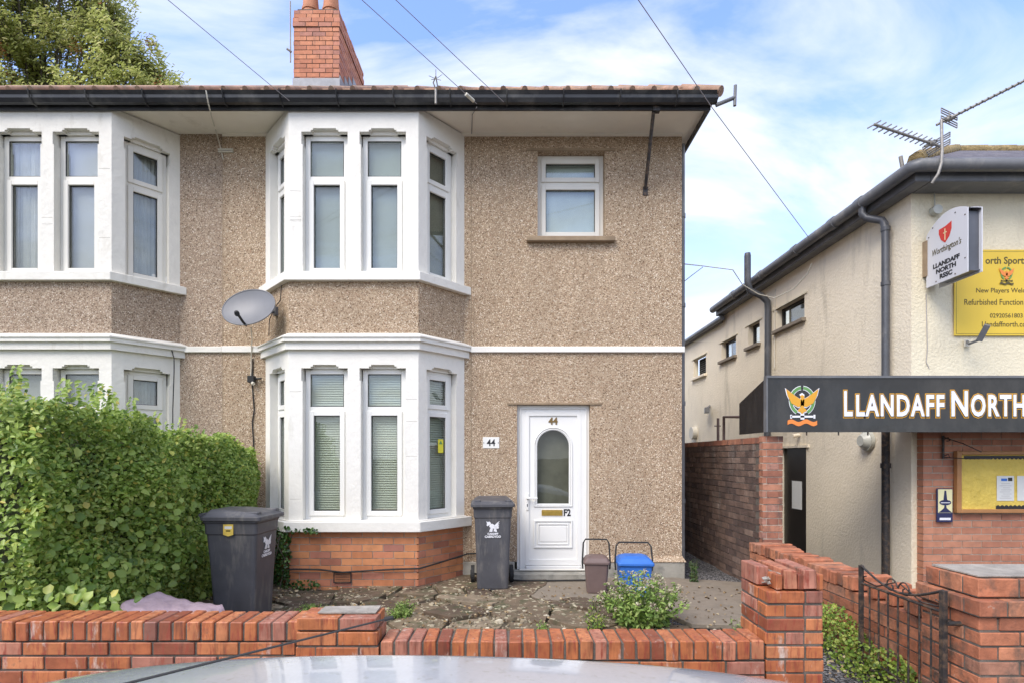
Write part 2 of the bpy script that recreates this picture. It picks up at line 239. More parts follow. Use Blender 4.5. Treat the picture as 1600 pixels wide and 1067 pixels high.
# ------------------------------------------------------------------ mesh helpers
class F:
    """local frame: a along u, b up, c outward"""
    def __init__(s, o, u=(1, 0, 0), up=(0, 0, 1)):
        s.o = Vector(o); s.u = Vector(u).normalized(); s.w = Vector(up).normalized(); s.n = s.u.cross(s.w).normalized()
    def p(s, a, b, c=0): return s.o + s.u * a + s.w * b + s.n * c
I3 = F((0, 0, 0), (1, 0, 0))
class MB:
    def __init__(s): s.v = []; s.f = []; s.m = []; s.sm = []
    def add(s, vs, fs, m=0, smooth=False):
        k = len(s.v); s.v += [tuple(v) for v in vs]
        for f in fs: s.f.append([i + k for i in f]); s.m.append(m); s.sm.append(smooth)
    def quad(s, vs, m=0): s.add(vs, [list(range(len(vs)))], m)
    def fbox(s, fr, a0, a1, b0, b1, c0, c1, m=0, jit=0, taper=0):
        vs = []
        for c in (c0, c1):
            for b in (b0, b1):
                for a in (a0, a1):
                    vs.append(fr.p(a, b, c) + (Vector([random.uniform(-jit, jit) for _ in range(3)]) if jit else Vector()))
        s.add(vs, [(0, 2, 3, 1), (4, 5, 7, 6), (0, 1, 5, 4), (2, 6, 7, 3), (0, 4, 6, 2), (1, 3, 7, 5)], m)
    def box(s, x0, x1, y0, y1, z0, z1, m=0, jit=0): s.fbox(I3, x0, x1, z0, z1, -y1, -y0, m, jit)
    def tube(s, pts, r, n=8, m=0, r2=None, cap=True, smooth=True):
        pts = [Vector(p) for p in pts]; k = len(pts); vs = []; prev = None
        for i, p in enumerate(pts):
            t = (pts[min(i + 1, k - 1)] - pts[max(i - 1, 0)]).normalized()
            a = prev if prev is not None else (Vector((0, 0, 1)) if abs(t.z) < .9 else Vector((1, 0, 0)))
            b = t.cross(a); b = b.normalized() if b.length > 1e-6 else t.orthogonal().normalized(); a = b.cross(t).normalized(); prev = a
            rr = r if r2 is None else r + (r2 - r) * i / (k - 1)
            for j in range(n):
                th = 2 * math.pi * j / n; vs.append(p + a * math.cos(th) * rr + b * math.sin(th) * rr)
        fs = [(i * n + j, i * n + (j + 1) % n, (i + 1) * n + (j + 1) % n, (i + 1) * n + j) for i in range(k - 1) for j in range(n)]
        s.add(vs, fs, m, smooth)
        if cap: s.add([vs[j] for j in range(n)], [list(range(n))[::-1]], m); s.add([vs[(k - 1) * n + j] for j in range(n)], [list(range(n))], m)
    def prism(s, fr, poly, c0, c1, m=0):
        n = len(poly); vs = [fr.p(a, b, c0) for a, b in poly] + [fr.p(a, b, c1) for a, b in poly]
        fs = [list(range(n))[::-1], list(range(n, 2 * n))] + [(i, (i + 1) % n, n + (i + 1) % n, n + i) for i in range(n)]
        s.add(vs, fs, m)
    def panel(s, fr, a0, a1, b0, b1, holes=(), depth=.1, m=0, rm=None):
        A = sorted({a0, a1, *[h[0] for h in holes], *[h[1] for h in holes]}); B = sorted({b0, b1, *[h[2] for h in holes], *[h[3] for h in holes]})
        def solid(i, j):
            if i < 0 or j < 0 or i >= len(A) - 1 or j >= len(B) - 1: return False
            x = (A[i] + A[i + 1]) / 2; y = (B[j] + B[j + 1]) / 2
            return not any(h[0] < x < h[1] and h[2] < y < h[3] for h in holes)
        rm = m if rm is None else rm
        for i in range(len(A) - 1):
            for j in range(len(B) - 1):
                x0, x1, y0, y1 = A[i], A[i + 1], B[j], B[j + 1]
                if solid(i, j): s.quad([fr.p(x0, y0), fr.p(x1, y0), fr.p(x1, y1), fr.p(x0, y1)], m)
                else:
                    if solid(i - 1, j): s.quad([fr.p(x0, y0), fr.p(x0, y1), fr.p(x0, y1, -depth), fr.p(x0, y0, -depth)][::-1], rm)
                    if solid(i + 1, j): s.quad([fr.p(x1, y0), fr.p(x1, y1), fr.p(x1, y1, -depth), fr.p(x1, y0, -depth)], rm)
                    if solid(i, j - 1): s.quad([fr.p(x0, y0), fr.p(x1, y0), fr.p(x1, y0, -depth), fr.p(x0, y0, -depth)], rm)
                    if solid(i, j + 1): s.quad([fr.p(x0, y1), fr.p(x1, y1), fr.p(x1, y1, -depth), fr.p(x0, y1, -depth)][::-1], rm)
    def build(s, name, mats, parent=None, bevel=0, seg=1, fix=False):
        me = bpy.data.meshes.new(name); me.from_pydata(s.v, [], s.f)
        for m_ in (mats if isinstance(mats, (list, tuple)) else [mats]): me.materials.append(M[m_] if isinstance(m_, str) else m_)
        me.polygons.foreach_set('material_index', s.m); me.polygons.foreach_set('use_smooth', s.sm); me.update()
        if fix:
            bm = bmesh.new(); bm.from_mesh(me); bmesh.ops.remove_doubles(bm, verts=bm.verts, dist=1e-5); bmesh.ops.recalc_face_normals(bm, faces=bm.faces); bm.to_mesh(me); bm.free()
        o = bpy.data.objects.new(name, me); COL.objects.link(o)
        if parent: o.parent = parent; o.matrix_parent_inverse = Matrix.Translation(-parent_loc(parent))
        if bevel:
            b = o.modifiers.new('bevel', 'BEVEL'); b.width = bevel; b.segments = seg; b.limit_method = 'ANGLE'; b.angle_limit = R(40)
        return o
def parent_loc(p):
    return Vector(p.location) if p.type == 'EMPTY' else Vector((0, 0, 0))
def tag(o, label=None, cat=None, group=None, kind=None):
    if label: o['label'] = label
    if cat: o['category'] = cat
    if group: o['group'] = group
    if kind: o['kind'] = kind
    return o
def thing(name, label, cat, loc=(0, 0, 0), group=None):
    o = bpy.data.objects.new(name, None); COL.objects.link(o); o.location = loc; o.empty_display_size = .1
    return tag(o, label, cat, group)
def text(s, fr, a, b, size, m, c=.003, sx=1, name='lettering', parent=None, align='CENTER', off=0, ext=.001, shear=0, space=1.0):
    cu = bpy.data.curves.new('t', 'FONT'); cu.body = s; cu.size = size; cu.align_x = align; cu.align_y = 'BOTTOM_BASELINE'; cu.offset = off; cu.extrude = ext; cu.shear = shear; cu.space_character = space
    cu.resolution_u = 3
    o = bpy.data.objects.new('t', cu); COL.objects.link(o); dg = bpy.context.evaluated_depsgraph_get()
    me = bpy.data.meshes.new_from_object(o.evaluated_get(dg)); bpy.data.objects.remove(o)
    for v in me.vertices: v.co = fr.p(a + v.co.x * sx, b + v.co.y, c + v.co.z)
    me.materials.clear(); me.materials.append(M[m]); me.name = name
    ob = bpy.data.objects.new(name, me); COL.objects.link(ob)
    if parent: ob.parent = parent; ob.matrix_parent_inverse = Matrix.Translation(-parent_loc(parent))
    return ob
# ---- bricks
def row(mb, fr, a0, a1, b0, c, bl, bh, j, depth, m, jit, start=0.0):
    """one course of bricks along u; face at c, going back by depth"""
    a = a0
    first = True
    while a < a1 - .02:
        e = a + (start if (first and start > .02) else bl)
        first = False
        e2 = min(e, a1)
        if a1 - e2 < .045: e2 = a1
        dj = random.uniform(-jit, jit) if jit else 0
        mb.fbox(fr, a + j / 2, e2 - j / 2, b0 + j / 2, b0 + bh - j / 2, c - depth, c + dj, m)
        a = e2
def brick_face(mb, fr, a0, a1, b0, b1, bl=.225, bh=.077, j=.011, depth=.09, m=0, jit=.002, mortar=1, back=True, recess=.006):
    n = max(1, round((b1 - b0) / bh)); h = (b1 - b0) / n
    for k in range(n):
        row(mb, fr, a0, a1, b0 + k * h, 0, bl, h, j, depth, m, jit, bl / 2 if k % 2 else bl * random.choice((1, 1, .98)))
    mb.fbox(fr, a0 + .014, a1 - .014, b0, b1 - j / 2 - .006, -depth - .05, -recess, mortar)
def brick_box(mb, x0, x1, y0, y1, z0, z1, bl=.225, bh=.077, j=.011, m=0, jit=.002, mortar=1, recess=.007):
    n = max(1, round((z1 - z0) / bh)); h = (z1 - z0) / n; t = .105
    t = min(t, (x1 - x0) / 2 - .001, (y1 - y0) / 2 - .001)
    Ff = F((x0, y0, 0), (1, 0, 0)); Fr = F((x1, y0, 0), (0, 1, 0)); Fb = F((x1, y1, 0), (-1, 0, 0)); Fl = F((x0, y1, 0), (0, -1, 0))
    lx = x1 - x0; ly = y1 - y0
    for k in range(n):
        b = z0 + k * h; i0, i1 = (0, t) if k % 2 == 0 else (t, 0)
        row(mb, Ff, i0, lx - i0, b, 0, bl, h, j, t, m, jit); row(mb, Fb, i0, lx - i0, b, 0, bl, h, j, t, m, jit)
        row(mb, Fr, i1, ly - i1, b, 0, bl, h, j, t, m, jit); row(mb, Fl, i1, ly - i1, b, 0, bl, h, j, t, m, jit)
    mb.box(x0 + recess, x1 - recess, y0 + recess, y1 - recess, z0, z1 - j / 2 - .006, mortar)
# ---- leaves
def leaf_obj(name, pts, nrm, size, mname, parent=None, aspect=.55, fold=.18, mats=None, mi=None):
    n = len(pts); pts = np.asarray(pts, float); nrm = np.asarray(nrm, float); nrm /= np.linalg.norm(nrm, axis=1)[:, None] + 1e-9
    r = rng.normal(size=(n, 3)); d = np.cross(nrm, r); d /= np.linalg.norm(d, axis=1)[:, None] + 1e-9; s = np.cross(nrm, d)
    L_ = (np.asarray(size) * np.ones(n))[:, None]; w = L_ * aspect * .5
    shape = [(-.5, 0, 0), (-.15, 1, 1), (.22, .85, 1), (.5, 0, .3), (.22, -.85, 1), (-.15, -1, 1)]
    V = np.empty((n, 6, 3))
    for i, (a, b, c) in enumerate(shape): V[:, i] = pts + d * L_ * a + s * w * b + nrm * L_ * fold * c * (1 if b else 0)
    me = bpy.data.meshes.new(name); me.vertices.add(n * 6); me.vertices.foreach_set('co', V.reshape(-1))
    # two quads per leaf sharing the midrib
    quads = np.array([[0, 1, 2, 3], [0, 3, 4, 5]]); idx = (np.arange(n)[:, None, None] * 6 + quads[None]).reshape(-1)
    me.loops.add(n * 8); me.loops.foreach_set('vertex_index', idx.astype(np.int32)); me.polygons.add(n * 2)
    me.polygons.foreach_set('loop_start', (np.arange(n * 2) * 4).astype(np.int32)); me.polygons.foreach_set('loop_total', np.full(n * 2, 4, np.int32))
    for q in (mats or [mname]): me.materials.append(M[q])
    if mi is not None: me.polygons.foreach_set('material_index', np.repeat(np.asarray(mi, np.int32), 2))
    me.update(); me.validate()
    o = bpy.data.objects.new(name, me); COL.objects.link(o)
    if parent: o.parent = parent; o.matrix_parent_inverse = Matrix.Translation(-parent_loc(parent))
    return o
# ================================================================== SETTING
def sheet(name, x0, x1, y0, y1, z, m, cut=None):
    mb = MB(); mb.quad([(x0, y0, z), (x1, y0, z), (x1, y1, z), (x0, y1, z)]); return tag(mb.build(name, m), kind='structure')
ROAD = -.50; PAV = -.38
mb = MB()
mb.quad([(-600, -600, -.56), (600, -600, -.56), (600, 900, -.56), (-600, 900, -.56)]); tag(mb.build('ground', 'dirt'), kind='structure')
mb = MB(); mb.quad([(-60, -6.5, ROAD), (60, -6.5, ROAD), (60, 2.12, ROAD), (-60, 2.12, ROAD)]); tag(mb.build('road', 'asphalt'), kind='structure')
mb = MB(); mb.box(-60, 60, 2.12, 2.24, ROAD - .05, PAV + .01); tag(mb.build('kerb', 'concrete', bevel=.01), kind='structure')
mb = MB(); mb.box(-60, 60, 2.24, 2.97, ROAD - .05, PAV); tag(mb.build('pavement', 'pave'), kind='structure')
# garden earth
def terrain(name, x0, x1, y0, y1, nx, ny, fz, m):
    mb = MB(); vs = [(x0 + (x1 - x0) * i / nx, y0 + (y1 - y0) * j / ny, fz(x0 + (x1 - x0) * i / nx, y0 + (y1 - y0) * j / ny)) for j in range(ny + 1) for i in range(nx + 1)]
    mb.add(vs, [(j * (nx + 1) + i, j * (nx + 1) + i + 1, (j + 1) * (nx + 1) + i + 1, (j + 1) * (nx + 1) + i) for j in range(ny) for i in range(nx)], 0, True)
    return tag(mb.build(name, m), kind='structure')
def gz(x, y): return -.02 + .012 * math.sin(x * 7 + y * 3) + .01 * math.sin(y * 11 - x * 5) + .006 * math.sin(x * 23 + y * 19)
terrain('garden_ground', -9, 1.40, 3.1, 6.7, 200, 70, gz, 'dirt')
terrain('alley_ground', 1.40, 2.86, 3.30, 20, 20, 160, lambda x, y: (-.012 if y > 5 else -.12 + .108 * max(0, (y - 3.3) / 1.7)) + .008 * math.sin(x * 9 + y * 7), 'gravel')
mb = MB(); mb.quad([(1.7, 2.97, PAV + .004), (2.56, 2.97, PAV + .004), (2.56, 3.31, -.125), (1.7, 3.31, -.125)]); tag(mb.build('path', 'gravel'), kind='structure')
sheet('yard_ground', 2.86, 14, 3.3, 22, -.36, 'asphalt')
# concrete apron in front of the door and alley mouth
mb = MB(); ap = [(.05, 6.55), (.0, 6.15), (.12, 5.9), (.30, 5.62), (.62, 5.45), (1.0, 5.5), (1.35, 5.35), (1.6, 4.75), (2.2, 4.7), (2.75, 4.85), (2.76, 6.3), (2.45, 6.42), (2.12, 6.5), (2.0, 6.58)]
mb.prism(F((0, 0, 0), (1, 0, 0), (0, 1, 0)), ap, -.03, .014); tag(mb.build('concrete_path', 'concrete', bevel=.006), kind='structure')
# crazy-paved slabs
def vor_slabs():
    mb = MB(); pts = [(random.uniform(-2.9, 1.6), random.uniform(3.3, 6.3)) for _ in range(85)]
    fr = F((0, 0, 0), (1, 0, 0), (0, 1, 0))
    for i, (x, y) in enumerate(pts):
        poly = [(x - .5, y - .5), (x + .5, y - .5), (x + .5, y + .5), (x - .5, y + .5)]
        for k, (qx, qy) in enumerate(pts):
            if k == i: continue
            dx, dy = qx - x, qy - y; d = math.hypot(dx, dy)
            if d > 1.3: continue
            mxx, myy = (x + qx) / 2 - dx / d * .019, (y + qy) / 2 - dy / d * .019; new = []
            for a in range(len(poly)):
                p, q = poly[a], poly[(a + 1) % len(poly)]
                sp = (p[0] - mxx) * dx + (p[1] - myy) * dy; sq = (q[0] - mxx) * dx + (q[1] - myy) * dy
                if sp <= 0: new.append(p)
                if sp * sq < 0: t = sp / (sp - sq); new.append((p[0] + (q[0] - p[0]) * t, p[1] + (q[1] - p[1]) * t))
            poly = new
            if len(poly) < 3: break
        if len(poly) < 3: continue
        if x > 1.25 and y > 4.6: continue
        if x > .1 and y > 5.5: continue
        if y > 6.0 and -2.7 < x < -.8: pass
        z = random.uniform(.004, .030); tx, ty = random.uniform(-.07, .07), random.uniform(-.07, .07)
        n = len(poly); top = [(a, b, z + tx * (a - x) + ty * (b - y)) for a, b in poly]; bot = [(a, b, -.06) for a, b in poly]
        mb.add(top + bot, [list(range(n))] + [(k, n + k, n + (k + 1) % n, (k + 1) % n) for k in range(n)], 0)
    return tag(mb.build('paving', 'slab', bevel=.008), kind='structure')
vor_slabs()
# stone chips and litter
mb = MB()
for _ in range(850):
    x = random.uniform(-2.8, 1.9); y = random.uniform(3.3, 6.1)
    if random.random() < .5: x = random.gauss(-.1, .75); y = random.gauss(5.0, .5)
    if y > 6.05 or y < 3.25 or x < -2.8 or (x > .35 and y > 5.5) or (x > 1.35 and y > 4.7) or (x > 1.35 and y < 3.4): continue
    s_ = random.choice((.008, .010, .012, .014, .018, .026, .034)) * random.uniform(.7, 1.3); n = random.randint(4, 6); th0 = random.uniform(0, 6.28)
    poly = [(x + s_ * math.cos(th0 + 6.28 * k / n) * random.uniform(.6, 1.2), y + s_ * math.sin(th0 + 6.28 * k / n) * random.uniform(.6, 1.2)) for k in range(n)]
    z = .012; h = s_ * random.uniform(.15, .4); tl = random.uniform(-.3, .3)
    vs = [(a, b, z - .01) for a, b in poly] + [(x + (a - x) * .8, y + (b - y) * .8, z + h + tl * (a - x)) for a, b in poly]
    mb.add(vs, [list(range(n, 2 * n))] + [(k, (k + 1) % n, n + (k + 1) % n, n + k) for k in range(n)], 0)
tag(mb.build('stone_rubble', 'chips'), 'pale broken stone chips scattered over the mossy front garden paving', 'rubble', kind='stuff')
n = 1500; px_ = rng.uniform(-2.8, 2.6, n); py_ = rng.uniform(3.3, 6.1, n); ok = ~((px_ > 1.3) & (py_ < 3.5))
leaf_obj('leaf_litter', np.stack([px_, py_, np.full(n, .02)], 1)[ok], (rng.normal(size=(n, 3)) * .35 + [0, 0, 1])[ok], rng.uniform(.02, .045, n)[ok], 'litter')
tag(bpy.data.objects['leaf_litter'], 'dry brown leaf litter lying over the garden paving', 'leaf litter', kind='stuff')
# ================================================================== WINDOWS
def window(parent, fr, w, h, tr=None, fmat='upvc', kind='roller', frw=.055, sash=.042, glass='glass', label=None, slat_h=None, top_kind=None, sticker=False, sash_top=False):
    """fr: frame at the lower-left inside the opening, c=0 = outer face of the frame"""
    mb = MB(); t = .06
    mb.fbox(fr, 0, frw, 0, h, -t, 0); mb.fbox(fr, w - frw, w, 0, h, -t, 0)
    mb.fbox(fr, frw, w - frw, 0, frw, -t, 0); mb.fbox(fr, frw, w - frw, h - frw, h, -t, 0)
    panes = []
    if tr:
        mb.fbox(fr, frw, w - frw, tr - .03, tr + .03, -t, 0)
        lo = (frw, w - frw, frw, tr - .03); up = (frw, w - frw, tr + .03, h - frw); panes.append(up if not sash_top else None)
    else: lo = (frw, w - frw, frw, h - frw); up = None
    def sashf(r):
        a0, a1, b0, b1 = r; g = .012
        a0 -= g; a1 += g; b0 -= g; b1 += g; s_ = sash + g
        mb.fbox(fr, a0, a0 + s_, b0, b1, -.03, .016); mb.fbox(fr, a1 - s_, a1, b0, b1, -.03, .016)
        mb.fbox(fr, a0 + s_, a1 - s_, b0, b0 + s_, -.03, .016); mb.fbox(fr, a0 + s_, a1 - s_, b1 - s_, b1, -.03, .016)
        return (a0 + s_, a1 - s_, b0 + s_, b1 - s_)
    if sash_top and up: panes.append(sashf(up))
    panes.append(sashf(lo)); panes = [p for p in panes if p]
    mb.fbox(fr, -.01, w + .01, -.022, 0, -t, .03)
    wo = mb.build('window', fmat, parent, bevel=.004)
    if label: wo['label'] = label
    for (a0, a1, b0, b1) in panes:
        p = MB(); p.fbox(fr, a0 - .004, a1 + .004, b0 - .004, b1 + .004, -.028, -.016); p.build('pane', glass, wo)
        g = MB(); e = .007   # dark gasket
        g.fbox(fr, a0, a0 + e, b0, b1, -.014, -.006); g.fbox(fr, a1 - e, a1, b0, b1, -.014, -.006); g.fbox(fr, a0 + e, a1 - e, b0, b0 + e, -.014, -.006); g.fbox(fr, a0 + e, a1 - e, b1 - e, b1, -.014, -.006)
        g.build('gasket', 'rubber', wo)
    if kind == 'slats':
        b = MB(); y = .03
        while y < h - .03:
            v = [fr.p(.01, y, -.066), fr.p(w - .01, y, -.066), fr.p(w - .01, y + .022, -.084), fr.p(.01, y + .022, -.084)]
            b.quad(v); y += .027
        b.fbox(fr, .0, w, 0, h, -.20, -.19); b.build('blind', 'blind', wo)
    elif kind in ('roller', 'roller_grey', 'frost', 'doorback'):
        b = MB(); b.fbox(fr, 0, w, 0, h, -.085, -.075); b.build('blind', kind, wo)  # backing sheet; in the upper bay its colour carries the sky reflection
    elif kind == 'net':
        b = MB(); k = 36; vs = []
        for i in range(k + 1):
            a = w * i / k; c = -.10 + .018 * math.sin(i * 1.9) + .01 * math.sin(i * .7); vs += [fr.p(a, 0, c), fr.p(a, h, c)]
        b.add(vs, [(2 * i, 2 * i + 2, 2 * i + 3, 2 * i + 1) for i in range(k)], 0, True); b.build('curtain', 'net', wo)
    if sticker:
        a0, a1, b0, b1 = panes[-1]; st = MB(); st.fbox(fr, a1 - .10, a1 - .02, b0 + .66, b0 + .82, -.014, -.011); so_ = st.build('sticker', 'sticker', wo)
        ic = MB(); ic.prism(fr, [(a1 - .087, b0 + .762), (a1 - .033, b0 + .762), (a1 - .06, b0 + .808)], -.0105, -.009)
        ic.build('sticker_symbol', 'green_v', wo)
    return wo
WY = 6.6; DEP = .52; FY = WY - DEP
def off_path(pts, d, wy):
    n = len(pts) - 1; ln = []
    for i in range(n):
        p, q = Vector(pts[i]), Vector(pts[i + 1]); t = (q - p).normalized(); nn = Vector((t.y, -t.x)); ln.append((p + nn * d, t))
    out = []
    p, t = ln[0]; out.append(tuple(p + t * ((wy - p.y) / t.y)))
    for i in range(n - 1):
        p, t = ln[i]; q, s = ln[i + 1]; den = t.x * s.y - t.y * s.x; k = ((q.x - p.x) * s.y - (q.y - p.y) * s.x) / den; out.append(tuple(p + t * k))
    p, t = ln[-1]; out.append(tuple(p + t * ((wy - p.y) / t.y)))
    return out
PL = F((0, 0, 0), (1, 0, 0), (0, 1, 0))
def ring(path, d, z0, z1, mb, m=0):
    o = off_path(path, d, WY); mb.prism(PL, o, z0, z1, m)
def bay(H, wl, fl, fr_, wr, white, dashm, fm, kinds_up, kinds_lo, lowbase, sash_top=False, lower_bottom=.76):
    path = [(wl, WY), (fl, FY), (fr_, FY), (wr, WY)]
    segs = [F((wl, WY, 0), (fl - wl, -DEP, 0)), F((fl, FY, 0), (1, 0, 0)), F((fr_, FY, 0), (wr - fr_, DEP, 0))]
    lens = [math.hypot(fl - wl, DEP), fr_ - fl, math.hypot(wr - fr_, DEP)]
    RV = .09
    for lvl, (z0, z1, s0, top, trz, kinds) in enumerate(((lower_bottom, 2.68, lower_bottom, 2.46, 2.006, kinds_lo), (3.50, 5.36, 3.50, 5.095, 4.61, kinds_up))):
        mb = MB(); wins = []
        for si, (f, l) in enumerate(zip(segs, lens)):
            if si == 1: ops = [(.155, .645), (l - .155 - .49, l - .155)]
            elif si == 2: ops = [(.13, .57)]
            else: ops = [(l - .57, l - .13)]
            holes = []
            for a0, a1 in ops:
                mid = (a0 + a1) / 2; holes.append((a0, a1, s0, top))
                holes.append((mid - .155, mid + .155, top, top + .020)); holes.append((mid - .13, mid + .13, top + .02, top + .038))
                holes.append((a0 - .014, a0, top - .14, top - .0)); holes.append((a1, a1 + .014, top - .14, top - .0))
                wins.append((f, a0, a1))
                mb.fbox(f, a0 - .03, a1 + .03, top, top + .06, -RV - .02, -.06)   # head behind the raised lintel
            mb.panel(f, 0, l, z0, z1, holes, RV + .06)
        mb.build('bay_surround', white, H)
        for wi, (f, a0, a1) in enumerate(wins):
            f2 = F(f.p(a0, s0, -RV), f.u); k = kinds[wi]
            window(H, f2, a1 - a0, top - s0, trz - s0, fm, k, sticker=(lvl == 0 and wi == 3 and white == 'white'), sash_top=(wi in (0, 3)))
    # hairline joints in the painted stone of the piers
    lf_ = lens[1]
    for k_ in range(9):
        a0, a1 = random.choice(((.015, .14), (.66, lf_ - .66), (lf_ - .14, lf_ - .015))); z_ = random.choice((random.uniform(.95, 2.2), random.uniform(3.7, 4.9)))
        j_ = MB(); j_.tube([segs[1].p(a0, z_, -.0005), segs[1].p((a0 + a1) / 2, z_ + random.uniform(-.004, .004), -.0005), segs[1].p(a1, z_ + random.uniform(-.004, .004), -.0005)], .0022, 4); j_.build('paint_crack', 'crack', H)
    # sills
    mb = MB(); ring(path, .062, 3.42, 3.515, mb); ring(path, .045, 3.515, 3.522, mb); mb.build('sill', white, H, bevel=.008)
    mb = MB(); ring(path, .07, lower_bottom - .125, lower_bottom - .01, mb); ring(path, .02, lower_bottom - .01, lower_bottom + .002, mb); mb.build('sill', white, H, bevel=.008)
    # pebbledashed apron between the floors
    mb = MB()
    for f, l in zip(segs, lens): mb.panel(f, 0, l, 2.83, 3.43, (), 0)
    mb.build('bay_apron', dashm, H)
    mb = MB(); ring(path, .075, 2.74, 2.785, mb); ring(path, .045, 2.66, 2.74, mb)
    o1 = off_path(path, .088, WY); o2 = off_path(path, .0, WY)   # sloping weathered top
    vs = [(x, y, 2.785) for x, y in o1] + [(x, y, 2.80) for x, y in o1] + [(x, y, 2.845) for x, y in o2]
    mb.add(vs, [(i, i + 1, 5 + i, 4 + i) for i in range(3)] + [(4 + i, 5 + i, 9 + i, 8 + i) for i in range(3)] + [(0, 4, 8), (3, 7, 11), (3, 2, 1, 0)], 0)
    mb.build('bay_cornice', white, H)
    # base
    mb = MB()
    for si, (f, l) in enumerate(zip(segs, lens)):
        b0 = -.06; nn = 9; h = (lower_bottom - .115 - b0) / nn
        for k in range(nn):
            row(mb, f, -.004 if si else 0, l + (.004 if si < 2 else 0), b0 + k * h, -.012, .235, h, .009, .08, 0, .0015, .117 if (k + si) % 2 else .235)
        mb.fbox(f, .02 if si else 0, l - (.02 if si < 2 else 0), b0, lower_bottom - .13, -.10, -.018, 1)
    mb.build('bay_base', [lowbase, 'mortar_lt'], H)
    return segs
# ================================================================== HOUSE 44
PX = -3.47
H = thing('semi_detached_house', 'right-hand pebbledashed semi with number 44 on its white front door', 'house', (-.7, WY, 0), 'pair of semi-detached houses')
HN = thing('semi_detached_house', 'left-hand pebbledashed semi behind the tall hedge with yellowed windows', 'house', (-6.2, WY, 0), 'pair of semi-detached houses')
FW = F((0, WY, 0), (1, 0, 0))
XR = 2.10; XL = -9.04; BK = 14.0
# front wall: small window, door and bays
mb = MB()
winh = (.35, 1.165, 4.117, 5.166); doorh = (.10, .986, .095, 2.10)
bay44 = (-2.95, -.54)
mb.panel(FW, PX, XR, .20, 5.40, [winh, (.10, .986, .20, 2.10), (bay44[0] + .03, bay44[1] - .03, .20, 5.38)], .12)
FS = F((XR, WY, 0), (0, 1, 0)); mb.panel(FS, 0, BK - WY, .20, 5.40, (), 0)
mb.quad([(PX, BK, 0), (XR, BK, 0), (XR, BK, 5.4), (PX, BK, 5.4)][::-1])
mb.build('wall', 'dash', H)
mb = MB(); mb.box(PX, -.5, WY - .001, WY + .1, -.1, .20); mb.box(-.54, .07, WY - .012, WY + .1, -.1, .197); mb.box(1.0, XR + .03, WY - .035, WY + .1, -.1, .197); mb.box(XR - .06, XR + .03, WY + .1, BK, -.1, .197)
mb.build('plinth', 'plinth', H, bevel=.01)
# bell-cast drip lip above plinth
mb = MB(); vs = [(1.0, WY - .045, .20), (XR + .04, WY - .045, .20), (XR + .002, WY - .001, .27), (1.0, WY - .001, .27)]
mb.quad(vs); mb.quad([(1.0, WY - .045, .20), (1.0, WY, .20), (XR + .04, WY, .20), (XR + .04, WY - .045, .20)]); mb.build('drip_lip', 'dash', H)
bay(H, -2.95, -2.46, -1.01, -.54, 'white', 'dash', 'upvc', ('roller', 'roller', 'roller', 'doorback'), ('slats', 'slats', 'slats', 'slats'), 'brick_bay')
# string band
mb = MB(); mb.box(PX, -2.99, WY - .03, WY + .02, 2.728, 2.805); mb.build('string_band', 'white', H, bevel=.006)
mb = MB(); mb.box(-.46, XR + .03, WY - .03, WY + .02, 2.728, 2.80); mb.box(XR - .02, XR + .03, WY + .021, BK, 2.728, 2.80); mb.build('string_band', 'white', H, bevel=.006)
# small upstairs window
window(H, F((winh[0], WY + .10, winh[2]), (1, 0, 0)), winh[1] - winh[0], winh[3] - winh[2], .70, 'upvc_old', 'frost', frw=.06, sash=.045, sash_top=True, label='small obscured-glass upstairs window over the front door')
mb = MB(); mb.box(.215, 1.28, WY - .07, WY + .10, 4.055, 4.115); mb.build('window_sill', 'lintel', H, bevel=.008)
mb = MB(); mb.box(.22, 1.29, WY - .014, WY + .02, 5.168, 5.195); mb.build('lintel', 'lintel', H)
mb = MB(); mb.box(-.02, 1.12, WY - .016, WY + .02, 2.102, 2.125); mb.build('lintel', 'lintel', H)
# hairline render joints
mb = MB(); mb.box(-.462, -.452, WY - .003, WY + .01, .21, 2.72); mb.box(-.462, -.452, WY - .003, WY + .01, 2.81, 5.36); mb.box(-.425, -.419, WY - .003, WY + .01, 2.81, 3.4)
mb.build('render_joint', 'lintel', H)
# --- front door
D = MB(); fd = F((.10, WY + .06, .095), (1, 0, 0)); dw = .886; dh = 2.005; fw = .11
D.fbox(fd, 0, fw, 0, dh, -.07, 0); D.fbox(fd, dw - fw, dw, 0, dh, -.07, 0); D.fbox(fd, fw, dw - fw, dh - .085, dh, -.07, 0); D.fbox(fd, fw, dw - fw, 0, .045, -.07, .03)
D.fbox(fd, .03, .05, 0, dh - .03, 0, .012); D.fbox(fd, dw - .05, dw - .03, 0, dh - .03, 0, .012); D.fbox(fd, .05, dw - .05, dh - .05, dh - .03, 0, .012)
D.build('door_frame', 'door', H, bevel=.005)
